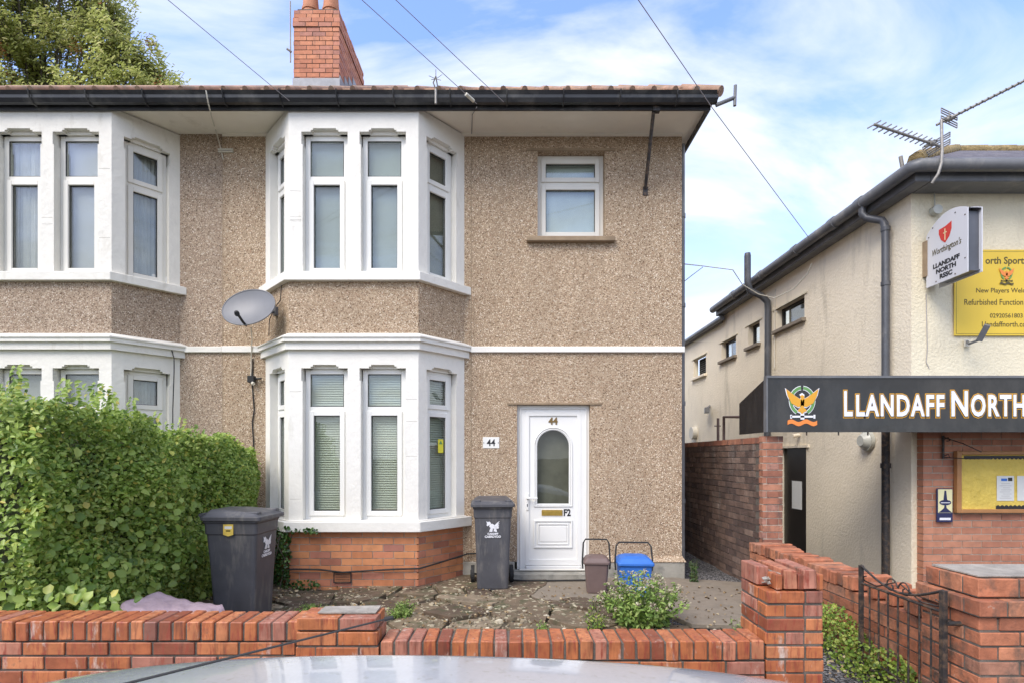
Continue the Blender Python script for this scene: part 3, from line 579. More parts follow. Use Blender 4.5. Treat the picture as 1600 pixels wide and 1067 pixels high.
# leaf with arched light
LA0, LA1, LB0, LB1 = fw - .01, dw - fw + .01, .05, dh - .08
cx = (LA0 + LA1) / 2 ; gw = .195; gb = .80; gt = 1.70  # glass half width, bottom, top (with semicircle)
D = MB(); K = 20; arc = [(cx + gw * math.cos(math.pi * i / K), gt - gw + gw * math.sin(math.pi * i / K)) for i in range(K + 1)]
zc = -.012
def Q(vs, c=zc): D.quad([fd.p(a, b, c) for a, b in vs])
Q([(LA0, LB0), (LA1, LB0), (LA1, gb), (LA0, gb)]); Q([(LA0, gb), (cx - gw, gb), (cx - gw, gt - gw), (LA0, gt - gw)]); Q([(cx + gw, gb), (LA1, gb), (LA1, gt - gw), (cx + gw, gt - gw)])
half = K // 2
Q([(LA1, gt - gw)] + [(LA1, LB1), (cx, LB1)] + [arc[half - i] for i in range(half + 1)]); Q([(LA0, gt - gw)] + [arc[K - i] for i in range(half + 1)] + [(cx, LB1), (LA0, LB1)])
out_ = [(cx - gw, gb), (cx + gw, gb)] + arc
for i in range(len(out_)):
    p, q = out_[i], out_[(i + 1) % len(out_)]; D.quad([fd.p(*p, zc), fd.p(*q, zc), fd.p(*q, zc - .05), fd.p(*p, zc - .05)])
D.fbox(fd, LA0, LA0 + .05, LB0, LB1, -.012, .004); D.fbox(fd, LA1 - .05, LA1, LB0, LB1, -.012, .004); D.fbox(fd, LA0 + .05, LA1 - .05, LB1 - .05, LB1, -.012, .004); D.fbox(fd, LA0 + .05, LA1 - .05, LB0, LB0 + .07, -.012, .006)
# molding round the light
ring_p = [fd.p(a, b, -.008) for a, b in [(cx - gw - .035, gb - .03), (cx + gw + .035, gb - .03)] + [(cx + (gw + .035) * math.cos(math.pi * i / K), gt - gw + (gw + .035) * math.sin(math.pi * i / K)) for i in range(K + 1)]]
D.tube(ring_p + [ring_p[0]], .011, 6, smooth=False); ring_p = [fd.p(a, b, -.01) for a, b in [(cx - gw - .012, gb - .01), (cx + gw + .012, gb - .01)] + [(cx + (gw + .012) * math.cos(math.pi * i / K), gt - gw + (gw + .012) * math.sin(math.pi * i / K)) for i in range(K + 1)]]
D.tube(ring_p + [ring_p[0]], .008, 6, smooth=False)
def mould(a0, a1, b0, b1, w, c1):
    D.fbox(fd, a0, a1, b0, b0 + w, -.012, c1); D.fbox(fd, a0, a1, b1 - w, b1, -.012, c1); D.fbox(fd, a0, a0 + w, b0 + w, b1 - w, -.012, c1); D.fbox(fd, a1 - w, a1, b0 + w, b1 - w, -.012, c1)
mould(cx - .235, cx + .235, .26, .60, .018, .004); mould(cx - .19, cx + .19, .30, .56, .016, .000); D.fbox(fd, cx - .165, cx + .165, .335, .525, -.012, -.004)
DO = D.build('front_door', 'door', H, bevel=.003)
g = MB(); g.quad([fd.p(a, b, zc - .02) for a, b in out_]); g.build('pane', 'glass_d', DO)
g = MB(); g.fbox(fd, LA0, LA1, LB0, LB1, -.16, -.15); g.build('hall_interior', 'doorback', DO)
g = MB(); g.fbox(fd, cx - .14, cx + .115, .655, .725, -.012, 0); g.fbox(fd, cx - .125, cx + .10, .67, .71, 0, .006); g.build('letterbox', 'brass', DO, bevel=.004)
g = MB(); g.fbox(fd, LA0 + .012, LA0 + .042, .72, .93, .004, .014); g.fbox(fd, LA0 + .015, LA0 + .045, .86, .885, .014, .05); g.fbox(fd, LA0 + .02, LA0 + .15, .862, .882, .045, .062); g.build('handle', 'door', DO, bevel=.004)
g = MB(); g.fbox(fd, LA0 + .022, LA0 + .032, .765, .80, .0145, .016); g.build('keyhole', 'letterblack', DO)
text('44', fd, cx, 1.775, .115, 'lettergold', -.008, .95, 'numerals', DO, off=.004, ext=.004)
text('F2', fd, cx + .172, .652, .115, 'letterblack', -.010, .80, 'lettering', DO, off=.004)
mb = MB(); mb.box(.03, 1.04, WY - .17, WY + .10, -.04, .082); mb.box(.06, 1.0, WY - .02, WY + .10, .082, .094, 0); mb.build('door_step', 'plinth', H, bevel=.012)
mb = MB(); mb.box(.13, .96, WY - .03, WY + .0, .0945, .112); mb.build('threshold', 'upvc_old', H, bevel=.004)
# number plate
fp = F((-.215, WY - .006, 1.64), (1, 0, 0)); mb = MB(); mb.fbox(fp, -.10, .10, -.068, .068, -.03, 0); npl = mb.build('number_plaque', 'upvc', H, bevel=.004)
text('44', fp, 0, -.038, .115, 'letterblack', .001, .9, 'numerals', npl, off=.002)
for sx_ in (-.088, .088): mb = MB(); mb.fbox(fp, sx_ - .005, sx_ + .005, -.006, .004, 0, .003); mb.build('screw', 'letterblack', npl)
# soffit, fascia, gutter, stay
mb = MB(); mb.box(-9.3, PX, FY + .0, WY, 5.375, 5.39); mb.build('soffit', 'soffit', HN)
mb = MB(); mb.box(PX, 2.225, FY + .0, WY, 5.375, 5.39); mb.box(XR, 2.225, WY, BK + .2, 5.375, 5.39); mb.build('soffit', 'soffit', H)
mb = MB(); mb.box(PX, 2.10, WY - .02, WY + .01, 5.345, 5.3745); mb.build('soffit_trim', 'soffit', H)
def eaves(parent, x0, x1, ret=False):
    mb = MB(); mb.box(x0, x1 + (.0), FY - .035, FY - .008, 5.315, 5.47)
    if ret: mb.box(x1 - .027, x1, FY - .008, BK + .2, 5.315, 5.47)
    mb.build('fascia', 'black', parent, bevel=.004)
    # ogee gutter profile (c outwards, z)
    prof = [(0, .10), (.0, .02), (.03, -.005), (.07, .0), (.095, .035), (.10, .065), (.125, .10), (.118, .104), (.09, .07), (.08, .04), (.03, .012), (.012, .03), (.012, .10)]
    mb = MB(); n = len(prof); y0 = FY - .036
    def sweep(pts):
        vs = []
        for (x, y, dx, dy) in pts:
            for c, z in prof: vs.append((x + dx * c, y + dy * c, 5.355 + z))
        k = len(pts); mb.add(vs, [(i * n + j, (i + 1) * n + j, (i + 1) * n + (j + 1) % n, i * n + (j + 1) % n) for i in range(k - 1) for j in range(n)], 0, False)
        mb.add([vs[j] for j in range(n)], [list(range(n))]); mb.add([vs[(k - 1) * n + j] for j in range(n)], [list(range(n))[::-1]])
    sweep([(x0, y0, 0, -1), (x1 + (.045 if ret else 0), y0, 0, -1)])
    go = mb.build('gutter', 'black', parent, fix=True)
    mb = MB(); x = x0 + .35
    while x < x1 - .1:
        mb.tube([(x, y0 - .0, 5.345), (x, y0 - .06, 5.342), (x, y0 - .108, 5.385), (x, y0 - .132, 5.462)], .008, 5); x += .62
    mb.build('gutter_bracket', 'black', go)
eaves(H, PX, 2.245, True); eaves(HN, -9.3, PX)
mb = MB(); a = P(1021, 176, 6.06); b = Vector((1.655, WY, 4.70)); mb.tube([a, a + (b - a) * .5, b], .020, 4, smooth=False); mb.fbox(F((1.655, WY, 4.68), (1, 0, 0)), -.03, .03, -.05, .05, -.02, .012); mb.box(1.60, 1.68, 6.03, 6.09, 5.30, 5.375); mb.build('eaves_stay', 'blackmetal', H)
# roof
SL = .668; E0 = Vector((0, FY - .13, 5.47)); RY = 10.15; RZ = E0.z + SL * (RY - E0.y)
def roof(parent, x0, x1, hip):
    mb = MB(); xe = x1 + .06 if hip else x1; t = RY - E0.y; xr = xe - t if hip else x1
    mb.quad([(x0, E0.y, E0.z), (xe, E0.y, E0.z), (xr, RY, RZ), (x0, RY, RZ)]); mb.quad([(x0, RY, RZ), (xr, RY, RZ), (xe, 2 * RY - E0.y, E0.z), (x0, 2 * RY - E0.y, E0.z)])
    if hip: mb.quad([(xe, E0.y, E0.z), (xe, 2 * RY - E0.y, E0.z), (xr, RY, RZ)])
    # underside / eaves closure
    mb.quad([(x0, E0.y, E0.z - .02), (x0, FY, E0.z - .06), (xe, FY, E0.z - .06), (xe, E0.y, E0.z - .02)])
    x = x0 + .12
    while x < xe - .06:
        ln = min(t, (xe - x) / 1.0) if hip else t
        rr = .032; k = 4
        mb.tube([(x, E0.y - .012 + ln * i / k, E0.z + .006 + SL * ln * i / k) for i in range(k + 1)], rr, 8, smooth=True); x += .235
    ro = mb.build('roof', 'tile', parent)
    # tile lower edges
    mb = MB(); yy = E0.y + .3
    while yy < RY: mb.box(x0, (xe - (yy - E0.y)) if hip else x1, yy - .012, yy, E0.z + SL * (yy - E0.y) - .03, E0.z + SL * (yy - E0.y) + .016); yy += .33
    mb.build('tile_course', 'tile', ro)
    mb = MB(); mb.tube([(x0, RY, RZ - .01), (xr, RY, RZ - .01)], .10, 10)
    if hip: 
        k = 14
        for i in range(k):
            u0 = i / k; u1 = (i + 1.08) / k; mb.tube([(xe - t * u0, E0.y + t * u0, E0.z + SL * t * u0 - .01), (xe - t * u1, E0.y + t * u1, E0.z + SL * t * u1 + .01)], .055, 10)
    mb.build('ridge_tile', 'tile', ro)
    return ro
RO = roof(H, PX, 2.26, True); roof(HN, XL - .3, PX, False)
# chimney
CH = MB(); cx0, cx1, cy0, cy1 = -3.72, -2.93, 9.4, 10.97
brick_box(CH, cx0, cx1, cy0, cy1, 7.70, 8.88, bl=.225, bh=.079)
brick_box(CH, cx0 - .015, cx1 + .015, cy0 - .015, cy1 + .015, 8.88, 9.04, bh=.08, jit=.006); brick_box(CH, cx0 - .0, cx1 + .0, cy0 - .0, cy1 + .0, 9.04, 9.18, bh=.07, jit=.006)
CH.box(cx0 + .05, cx1 - .05, cy0 + .05, cy1 - .05, 9.18, 9.23, 1)
cho = CH.build('chimney', ['brick', 'mortar'], H)
mb = MB()
for (x, y) in ((-3.50, 9.62), (-3.14, 9.62), (-3.32, 10.15), (-3.32, 10.6)):
    mb = MB(); mb.tube([(x, y, 9.18), (x, y, 9.30)], .15, 16, r2=.14); mb.tube([(x, y, 9.30), (x, y, 9.34)], .155, 16); mb.tube([(x, y, 9.34), (x, y, 9.60)], .14, 16, r2=.12); mb.build('chimney_pot', 'pot', cho)
mb = MB(); mb.box(cx0 - .012, cx1 + .012, cy0 - .014, cy0, 7.72, 7.99); 
for i in range(6): mb.box(cx1, cx1 + .014, cy0 + .01 + i * .26, cy0 + .25 + i * .26, 7.8 + .12 * i, 8.05 + .17 * i if i < 4 else 8.55)
mb.build('flashing', 'lead', cho)
mb = MB(); mb.tube([(cx0 - .04, cy0 - .03, 8.25), (cx0 - .045, cy0 - .03, 9.3)], .012, 6); mb.tube([(cx0 - .02, cy0 - .04, 8.42), (cx0 - .09, cy0 - .06, 8.46)], .02, 6); mb.build('mast_bracket', 'alu', cho)
# side-wall downpipe at corner
mb = MB(); mb.tube([(2.135, WY + .10, 0.05), (2.135, WY + .10, 5.3)], .034, 10)
for z in (.9, 2.1, 3.3, 4.4): mb.tube([(2.135, WY + .10, z), (2.135, WY + .10, z + .05)], .042, 10)
mb.build('downpipe', 'greyplast', H)
mb = MB(); mb.box(2.103, 2.17, WY + .17, WY + .25, 5.02, 5.14); mb.build('junction_box', 'upvc', H, bevel=.01)
# airbrick
mb = MB(); fa = F((-1.86, FY + .004, .06), (1, 0, 0))
mb.fbox(fa, -.10, .10, 0, .012, 0, .006, 0); mb.fbox(fa, -.10, .10, .108, .12, 0, .006, 0); mb.fbox(fa, -.10, -.088, .012, .108, 0, .006, 0); mb.fbox(fa, .088, .10, .012, .108, 0, .006, 0)
mb.fbox(fa, -.088, .088, .012, .108, 0, .002, 1)
for i in range(5): mb.fbox(fa, -.08, .08, .02 + i * .018, .027 + i * .018, .002, .004, 0)
mb.build('air_brick', ['blackmetal', 'brick_bay'], H)
# ---- neighbour
mb = MB(); mb.panel(FW, XL, PX, .0, 5.40, [(-6.37, -4.02, .0, 5.38)], .1)
mb.quad([(XL, WY, 0), (XL, BK, 0), (XL, BK, 5.4), (XL, WY, 5.4)][::-1]); mb.quad([(XL, BK, 0), (PX, BK, 0), (PX, BK, 5.4), (XL, BK, 5.4)][::-1])
mb.build('wall', 'dash2', HN)
bay(HN, -6.40, -5.88, -4.44, -3.99, 'white_old', 'dash2', 'upvc_old', ('net', 'net', 'roller_grey', 'net'), ('roller_grey', 'roller_grey', 'roller_grey', 'net'), 'brick_bay')
mb = MB(); mb.box(-3.93, PX, WY - .03, WY + .02, 2.728, 2.80); mb.build('string_band', 'white_old', HN, bevel=.006)
mb = MB(); mb.box(PX - .004, PX + .004, WY - .003, WY + .01, .1, 2.72); mb.box(PX - .004, PX + .004, WY - .003, WY + .01, 2.81, 5.34); mb.box(-3.99, PX - .05, WY - .003, WY + .01, 4.58, 4.586); mb.build('render_joint', 'lintel', HN)
mb = MB(); f = P(250, 430, 6.3)
for i in range(7):
    x = -4.30 + i * .05; y = 6.40 + i * .045; mb.box(x, x + .03, y + .03, y + .06, 3.52, 3.52 + random.uniform(.08, .24))
mb.build('windowsill_clutter', 'paper', HN)
# ================================================================== CABLES ON THE HOUSE
def cable(name, pts, r, m, label, cat='cable', group=None):
    mb = MB(); mb.tube(pts, r, 6); return tag(mb.build(name, m), label, cat, group)
cable('cable', [P(128, 0, 1) * 0 + Vector(p) for p in [(-2.50, 6.0, .215), (-2.40, 6.055, .22), (-2.1, 6.052, .215), (-1.85, 6.05, .185), (-1.6, 6.052, .20), (-1.25, 6.055, .22), (-1.0, 6.06, .225), (-.8, 6.27, .25), (-.50, 6.56, .30), (-.25, 6.57, .31), (-.12, 6.50, .30), (-.04, 6.46, .24), (-.01, 6.42, .10), (.06, 6.36, .03), (.25, 6.34, .025), (.6, 6.34, .03), (.95, 6.36, .03)]], .010, 'rubber', 'black cable clipped across the brick bay base and round the doorstep')
cable('cable', [P(322, 142, 5.9), P(325, 160, 5.92), P(330, 180, 6.1), P(336, 200, 6.5), P(343, 225, 6.59), P(349, 250, 6.59)], .007, 'cable_w', 'thin cream cable looping from the gutter to the wall near the party line')
mb = MB(); fb_ = F(P(353, 235, 6.585), (1, 0, 0)); mb.fbox(fb_, -.09, .09, -.008, .008, -.02, .02); mb.fbox(fb_, -.09, .09, -.028, -.016, -.02, .012); tag(mb.build('wall_bracket', 'cable_w'), 'small cream wall bracket holding the cable between the two bays', 'bracket')
cable('cable', [P(737, 210, 6.585), P(738, 180, 6.2), P(745, 168, 6.0)], .005, 'cable_g', 'thin dark cable dropping from the gutter right of the upper bay')
# satellite dish
SD = thing('satellite_dish', 'oval grey satellite dish on a wall bracket left of the bay', 'satellite dish', (-2.78, 6.4, 3.2))
c = P(388, 480, 6.05); nrm = Vector((-.10, -.90, .36)).normalized(); ux = Vector((1, 0, 0)); ux = (ux - nrm * ux.dot(nrm)).normalized(); uy = nrm.cross(ux).normalized() * -1
if uy.z < 0: uy = -uy
rx, ry = .305, .235; mb = MB(); vs = []; RN, TN = 8, 40
for i in range(RN + 1):
    q = i / RN
    for j in range(TN):
        th = 2 * math.pi * j / TN; vs.append(c + ux * rx * q * math.cos(th) + uy * ry * q * math.sin(th) + nrm * (.055 * q * q - .055))
fs = [(i * TN + j, i * TN + (j + 1) % TN, (i + 1) * TN + (j + 1) % TN, (i + 1) * TN + j) for i in range(RN) for j in range(TN)]
mb.add(vs, fs, 0, True); mb.add([v - nrm * .012 for v in vs], [f_[::-1] for f_ in fs], 0, True)
rim = [c + ux * rx * math.cos(2 * math.pi * j / TN) + uy * ry * math.sin(2 * math.pi * j / TN) - nrm * .004 for j in range(TN + 1)]; mb.tube(rim, .008, 6, cap=False)
mb.build('reflector', 'dish', SD)
mb = MB(); e = P(372, 492, 5.75); s0 = c - uy * ry * .95 + ux * .0; mb.tube([s0 - nrm * .03, s0 + nrm * .03, e], .014, 6); mb.build('feed_arm', 'rubber', SD)
mb = MB(); mb.tube([e + Vector((0, -.02, .0)), e + Vector((-.035, .04, .03))], .026, 10); mb.build('receiver_head', 'rubber', SD)
mb = MB(); br = Vector((-2.70, 6.33, c.z + .02)); mb.tube([c - nrm * .06, c - nrm * .12, br], .018, 8); mb.fbox(F(br, (-.49, .52, 0)), -.04, .04, -.05, .05, -.03, .03); mb.build('wall_mount', 'greyplast', SD, bevel=.003)
cable('cable', [P(392, 512, 6.2), P(394, 530, 6.5), P(393, 540, 6.56), P(392, 585, 6.59), P(391, 590, 6.59)], .007, 'cable_w', 'white cable hanging from the satellite dish to the black junction box')
mb = MB(); fj = F(P(393, 592, 6.57), (1, 0, 0)); mb.fbox(fj, -.04, .04, -.04, .04, -.03, .03, 0); mb.tube([fj.p(.03, 0, 0), fj.p(.12, .01, 0)], .012, 6, 0); mb.tube([fj.p(.02, -.05, .02), fj.p(.04, -.06, .03)], .022, 8, 1); tag(mb.build('junction_box', ['rubber', 'cable_w'], bevel=.004), 'black cable junction box below the satellite dish', 'junction box')
cable('cable', [P(395, 560, 6.59), P(394, 600, 6.59), P(397, 640, 6.59), P(394, 660, 6.59), P(396, 690, 6.59), P(396, 900, 6.59)], .007, 'rubber', 'black cable running down the wall from the junction box behind the hedge')
cable('cable', [P(440, 446, 6.16), P(438, 470, 6.2), P(430, 480, 6.33), P(421, 500, 6.45), P(420, 525, 6.45)], .005, 'rubber', 'thin black cable hanging down the left splay of the bay beside the dish bracket')
cable('cable', [P(268, 545, 6.5), P(272, 560, 6.45), P(272, 580, 6.45), P(270, 640, 6.45), P(270, 690, 6.45)], .006, 'rubber', 'black cable down the white edge of the left-hand house bay')
# gutter aerial
mb = MB(); b_ = P(681, 163, 5.90); t_ = P(681, 120, 5.86); mb.tube([b_, P(681, 140, 5.9)], .014, 6)
mb.tube([P(681, 140, 5.9), P(677, 130, 5.88), t_], .008, 5); mb.tube([P(684, 138, 5.9), t_], .007, 5)
for k in ((670, 119), (691, 117), (681, 109), (674, 125), (689, 126)): mb.tube([P(681, 124, 5.86), P(*k, 5.82)], .0035, 4)
tag(mb.build('wire_hook', 'alu'), 'small spiky metal bracket fixed to the gutter above the bay', 'bracket')
mb = MB(); mb.tube([P(1119, 165, 6.0), P(1148, 153, 6.0)], .022, 8); mb.tube([P(1148, 166, 6.0), P(1149, 134, 6.0)], .018, 8); tag(mb.build('pole_bracket', 'greyplast'), 'grey tee-shaped pole bracket sticking out from the gutter corner', 'bracket')
# overhead wires
def wire(p0, Y0, p1, label, r=.0036, ins=False, end=None):
    A = P(p0[0], p0[1], Y0); g = .16
    k = CZ - (p1[1] - VY) / FPX * 0  # solve Y at which the pixel ray meets a rise of g per metre
    sl = -(p1[1] - VY) / FPX; Y1 = (A.z + g * Y0 - CZ) / (sl + g); B = P(p1[0], p1[1], Y1)
    C = A + (B - A) * 4.5; n = 24; pts = [A + (C - A) * i / n for i in range(n + 1)]
    mb = MB(); mb.tube(pts, r, 5)
    if ins:
        d = (C - A).normalized(); mb.tube([A + d * .05, A + d * .17], .018, 8, 1)
    o = mb.build('overhead_wire', ['cable_g', 'cable_w'])
    return tag(o, label, 'overhead wire', 'overhead wires running to the gutter')
wire((452, 158), 5.95, (262, 0), 'leftmost overhead wire meeting the gutter just left of the chimney')
wire((745, 163), 5.93, (565, 0), 'overhead wire with a white insulator ending on the gutter', ins=True)
wire((787, 160), 5.93, (618, 0), 'overhead wire ending on the gutter just right of the insulator wire')
A = P(1266, 375, 7.6); B = P(1112, 168, 5.9)
C = P(997, 0, 4.75); C2 = C + (C - B) * 3.5
mb = MB(); mb.tube([A, B, C, C2], .0042, 5); tag(mb.build('overhead_wire', 'cable_g'), 'long overhead wire crossing past the house corner to the cream building', 'overhead wire', 'overhead wires running to the gutter')
# ================================================================== ALLEY WALL
AW = thing('boundary_wall', 'tall sooty brick wall along the alley beside the house', 'wall', (2.88, 9, 0), 'brick boundary walls')
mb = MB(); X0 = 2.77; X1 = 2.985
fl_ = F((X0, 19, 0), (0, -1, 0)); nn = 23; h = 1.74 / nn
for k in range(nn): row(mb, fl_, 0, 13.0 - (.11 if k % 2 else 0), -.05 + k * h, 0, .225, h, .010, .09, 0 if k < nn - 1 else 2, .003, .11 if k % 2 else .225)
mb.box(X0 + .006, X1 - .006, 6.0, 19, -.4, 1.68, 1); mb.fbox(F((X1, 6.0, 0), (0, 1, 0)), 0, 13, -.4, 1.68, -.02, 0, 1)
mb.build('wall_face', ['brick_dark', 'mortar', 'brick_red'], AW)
mb = MB(); brick_box(mb, X0 - .004, X1 + .004, 5.93, 6.02, -.4, 1.70, bh=.0757, jit=.004); mb.build('wall_end', ['brick_red', 'mortar_lt'], AW)
# divider wall between house path and yard
DV = thing('boundary_wall', 'low crumbling brick wall running back from behind the iron gate', 'wall', (2.77, 4.6, 0), 'brick boundary walls')
mb = MB(); dx0, dx1 = 2.62, 2.90
nn = 12; h = .56 / nn; 
brick_box(mb, dx0, dx1, 3.38, 5.93, -.42, .445, bh=.078, jit=.006); mb.build('brickwork', ['brick_old', 'mortar'], DV)
mb = MB(); y = 5.9; k = 0
while y > 3.45:
    if 3.55 < y < 4.35 and random.random() < .45: y -= .085; continue
    hh = random.uniform(.098, .112); z0 = .447 + (random.uniform(-.003, .008)); L0 = dx0 - random.uniform(0, .02)
    f2 = F((L0, y, z0), (1, random.uniform(-.08, .08), random.uniform(-.03, .03)))
    mb.fbox(f2, 0, random.uniform(.25, .31), 0, hh, 0, .066, 0, jit=.004); y -= random.uniform(.074, .086); k += 1
mb.build('coping_bricks', 'brick_old', DV, bevel=.006)
# ================================================================== FRONT GARDEN WALL
GW = thing('garden_wall', 'low bright orange brick front wall with brick-on-edge coping', 'wall', (-1.4, 3.05, PAV), 'brick boundary walls')
YF = 2.95; ZL = .575; ZR = .47
def coping(mb, x0, x1, zt, skip=()):
    x = x0; i = 0
    while x < x1 - .03:
        w = .0665; f2 = F((x + .005, YF, zt - .103), (1, random.uniform(-.02, .02), random.uniform(-.012, .012)))
        dz = random.uniform(-.004, .004); dc = random.uniform(-.006, .006)
        if i not in skip: mb.fbox(f2, 0, w, 0 + dz, .103 + dz, -.218 + dc, dc, 0, jit=.0015)
        x += .0775; i += 1
    mb.box(x0, x1, YF + .008, YF + .21, zt - .11, zt - .010, 1)
for (x0, x1, zt, ztop) in ((-6.4, -1.155, ZL, 0), (-.70, 1.393, ZR, 0)):
    mb = MB(); nn = round((zt - .105 - PAV) / .0775); z = zt - .108
    k = 0
    ff = F((x0, YF, 0), (1, 0, 0)); fbk = F((x1, YF + .215, 0), (-1, 0, 0))
    while z > PAV - .03:
        row(mb, ff, 0, x1 - x0, z - .0775, 0, .235, .0775, .012, .1, 0, .003, .12 if k % 2 else .235); row(mb, fbk, 0, x1 - x0, z - .0775, 0, .235, .0775, .012, .1, 0, .003, .12 if k % 2 else .235)
        z -= .0775; k += 1
    mb.box(x0, x1, YF + .008, YF + .207, PAV - .05, zt - .113, 1)
    mb.build('brickwork', ['brick_wall', 'mortar'], GW, bevel=.003)
    mb = MB(); coping(mb, x0, x1, zt, ()); mb.build('coping', ['brick_wall', 'mortar'], GW, bevel=.005)
# middle stub pier
mb = MB(); brick_box(mb, -1.155, -.705, YF - .005, YF + .215, PAV, .525, bh=.082, j=.012); brick_box(mb, -1.155, -.715, YF - .005, YF + .215, .525, .60, bh=.075, bl=.235, j=.012)
mb.build('pier', ['brick_wall', 'mortar'], GW, bevel=.003)
mb = MB(); mb.box(-1.06, -.74, YF + .07, YF + .20, .598, .607, 0, jit=.004); mb.build('mortar_cap', 'coping', GW)
# right pier of 44
GP = thing('gate_pier', 'square orange brick pier with broken top left of the iron gate', 'gate pier', (1.55, 3.1, PAV), 'piers beside the iron gate')
mb = MB(); brick_box(mb, 1.395, 1.71, YF, YF + .33, PAV, .745, bh=.0775, jit=.003, bl=.215); mb.build('brickwork', ['brick_wall', 'mortar'], GP, bevel=.004)
mb = MB()
for (x, y, l, rz, zz_) in ((1.497, YF + .005, .31, .0, .748), (1.60, YF + .0, .33, -.01, .752), (1.40, YF + .12, .20, .02, .748)):
    f2 = F((x, y, zz_), (1, rz, .0)); mb.fbox(f2, 0, .07, 0, .103, -l, 0, 0, jit=.002)
for (x, y) in ((1.452, YF + .004), (1.572, YF + .006), (1.672, YF + .004)): mb.box(x, x + .036, y, y + .10, .747, .83, 0, jit=.002)
mb.build('cap_brick', ['brick_wall', 'mortar'], GP, bevel=.004)
mb = MB(); mb.box(1.47, 1.70, YF + .04, YF + .30, .747, .825, 0, jit=.012)
for _ in range(26):
    x, y, z = random.uniform(1.41, 1.50), random.uniform(YF + .02, YF + .14), random.uniform(.75, .79); s_ = random.uniform(.012, .03); mb.box(x, x + s_, y, y + s_, z, z + s_ * .8, 0, jit=.008)
mb.build('mortar_cap', 'coping', GP, bevel=.006)
# right big pier
RP = thing('gate_pier', 'broad stepped red brick pier with stone-grey cap right of the gate', 'gate pier', (3.0, 3.2, PAV), 'piers beside the iron gate')
RX = 2.55
mb = MB(); brick_box(mb, RX + .02, RX + 1.2, YF + .02, YF + .45, PAV, .595, bh=.079, jit=.003); brick_box(mb, RX, RX + 1.22, YF, YF + .47, .595, .69, bh=.08, jit=.004, bl=.16); brick_box(mb, RX + .035, RX + 1.18, YF + .05, YF + .43, .69, .80, bh=.11, jit=.004, bl=.235)
mb.build('brickwork', ['brick_old', 'mortar'], RP, bevel=.004)
mb = MB(); mb.box(RX + .06, RX + 1.15, YF + .075, YF + .405, .80, .808, 0, jit=.002); mb.build('mortar_cap', 'coping', RP)
# ================================================================== GATE
GT = thing('garden_gate', 'rusty black wrought iron garden gate standing open between brick piers', 'gate', (2.51, 3.1, -.1))
g0 = Vector((2.50, 3.13, 0)); g1 = Vector((2.50, 3.86, 0)); fg = F((g0.x, g0.y, 0), (g1 - g0)); gl = (g1 - g0).length
mb = MB(); 
mb.fbox(fg, -.015, .015, -.07, .70, -.014, .014); mb.fbox(fg, gl - .012, gl + .012, .00, .70, -.012, .012)
mb.tube([fg.p(0, .575), fg.p(gl, .575)], .009, 6); mb.tube([fg.p(0, .045), fg.p(gl * .85, -.0), fg.p(gl - .03, .0), fg.p(gl, .04)], .010, 6); mb.tube([fg.p(0, .015), fg.p(gl, .08)], .006, 6)
topc = [fg.p(gl * t, .70 - .10 * math.sin(math.pi * t)) for t in [i / 14 for i in range(15)]]; mb.tube(topc, .008, 6)
mb.build('gate_frame', 'blackmetal', GT)
for i in range(1, 8):
    b_ = MB(); a = gl * i / 8; b_.tube([fg.p(a, .03), fg.p(a, .575)], .0065, 6); b_.build('bar', 'blackmetal', GT)
mb = MB()
for sgn in (-1, 1):
    pts = []
    for i in range(34):
        th = i / 33 * 3.6 * math.pi / 2 * 1.3; r_ = .058 * (1 - i / 40); pts.append(fg.p(gl / 2 + sgn * (.062 - r_ * math.cos(th)), .625 + r_ * math.sin(th) * 1.0))
    mb.tube(pts, .005, 5)
    mb.tube([fg.p(gl / 2 + sgn * .03, .655), fg.p(gl / 2 + sgn * .2, .59), fg.p(gl / 2 + sgn * .33, .60), fg.p(gl / 2 + sgn * .34, .625), fg.p(gl / 2 + sgn * .31, .635)], .005, 5)
mb.build('scrollwork', 'blackmetal', GT)
mb = MB(); mb.tube([(2.50, 3.10, .52), (2.62, 3.10, .52)], .014, 6); mb.tube([(2.50, 3.10, .02), (2.62, 3.10, .02)], .014, 6); mb.build('hinge', 'blackmetal', GT)
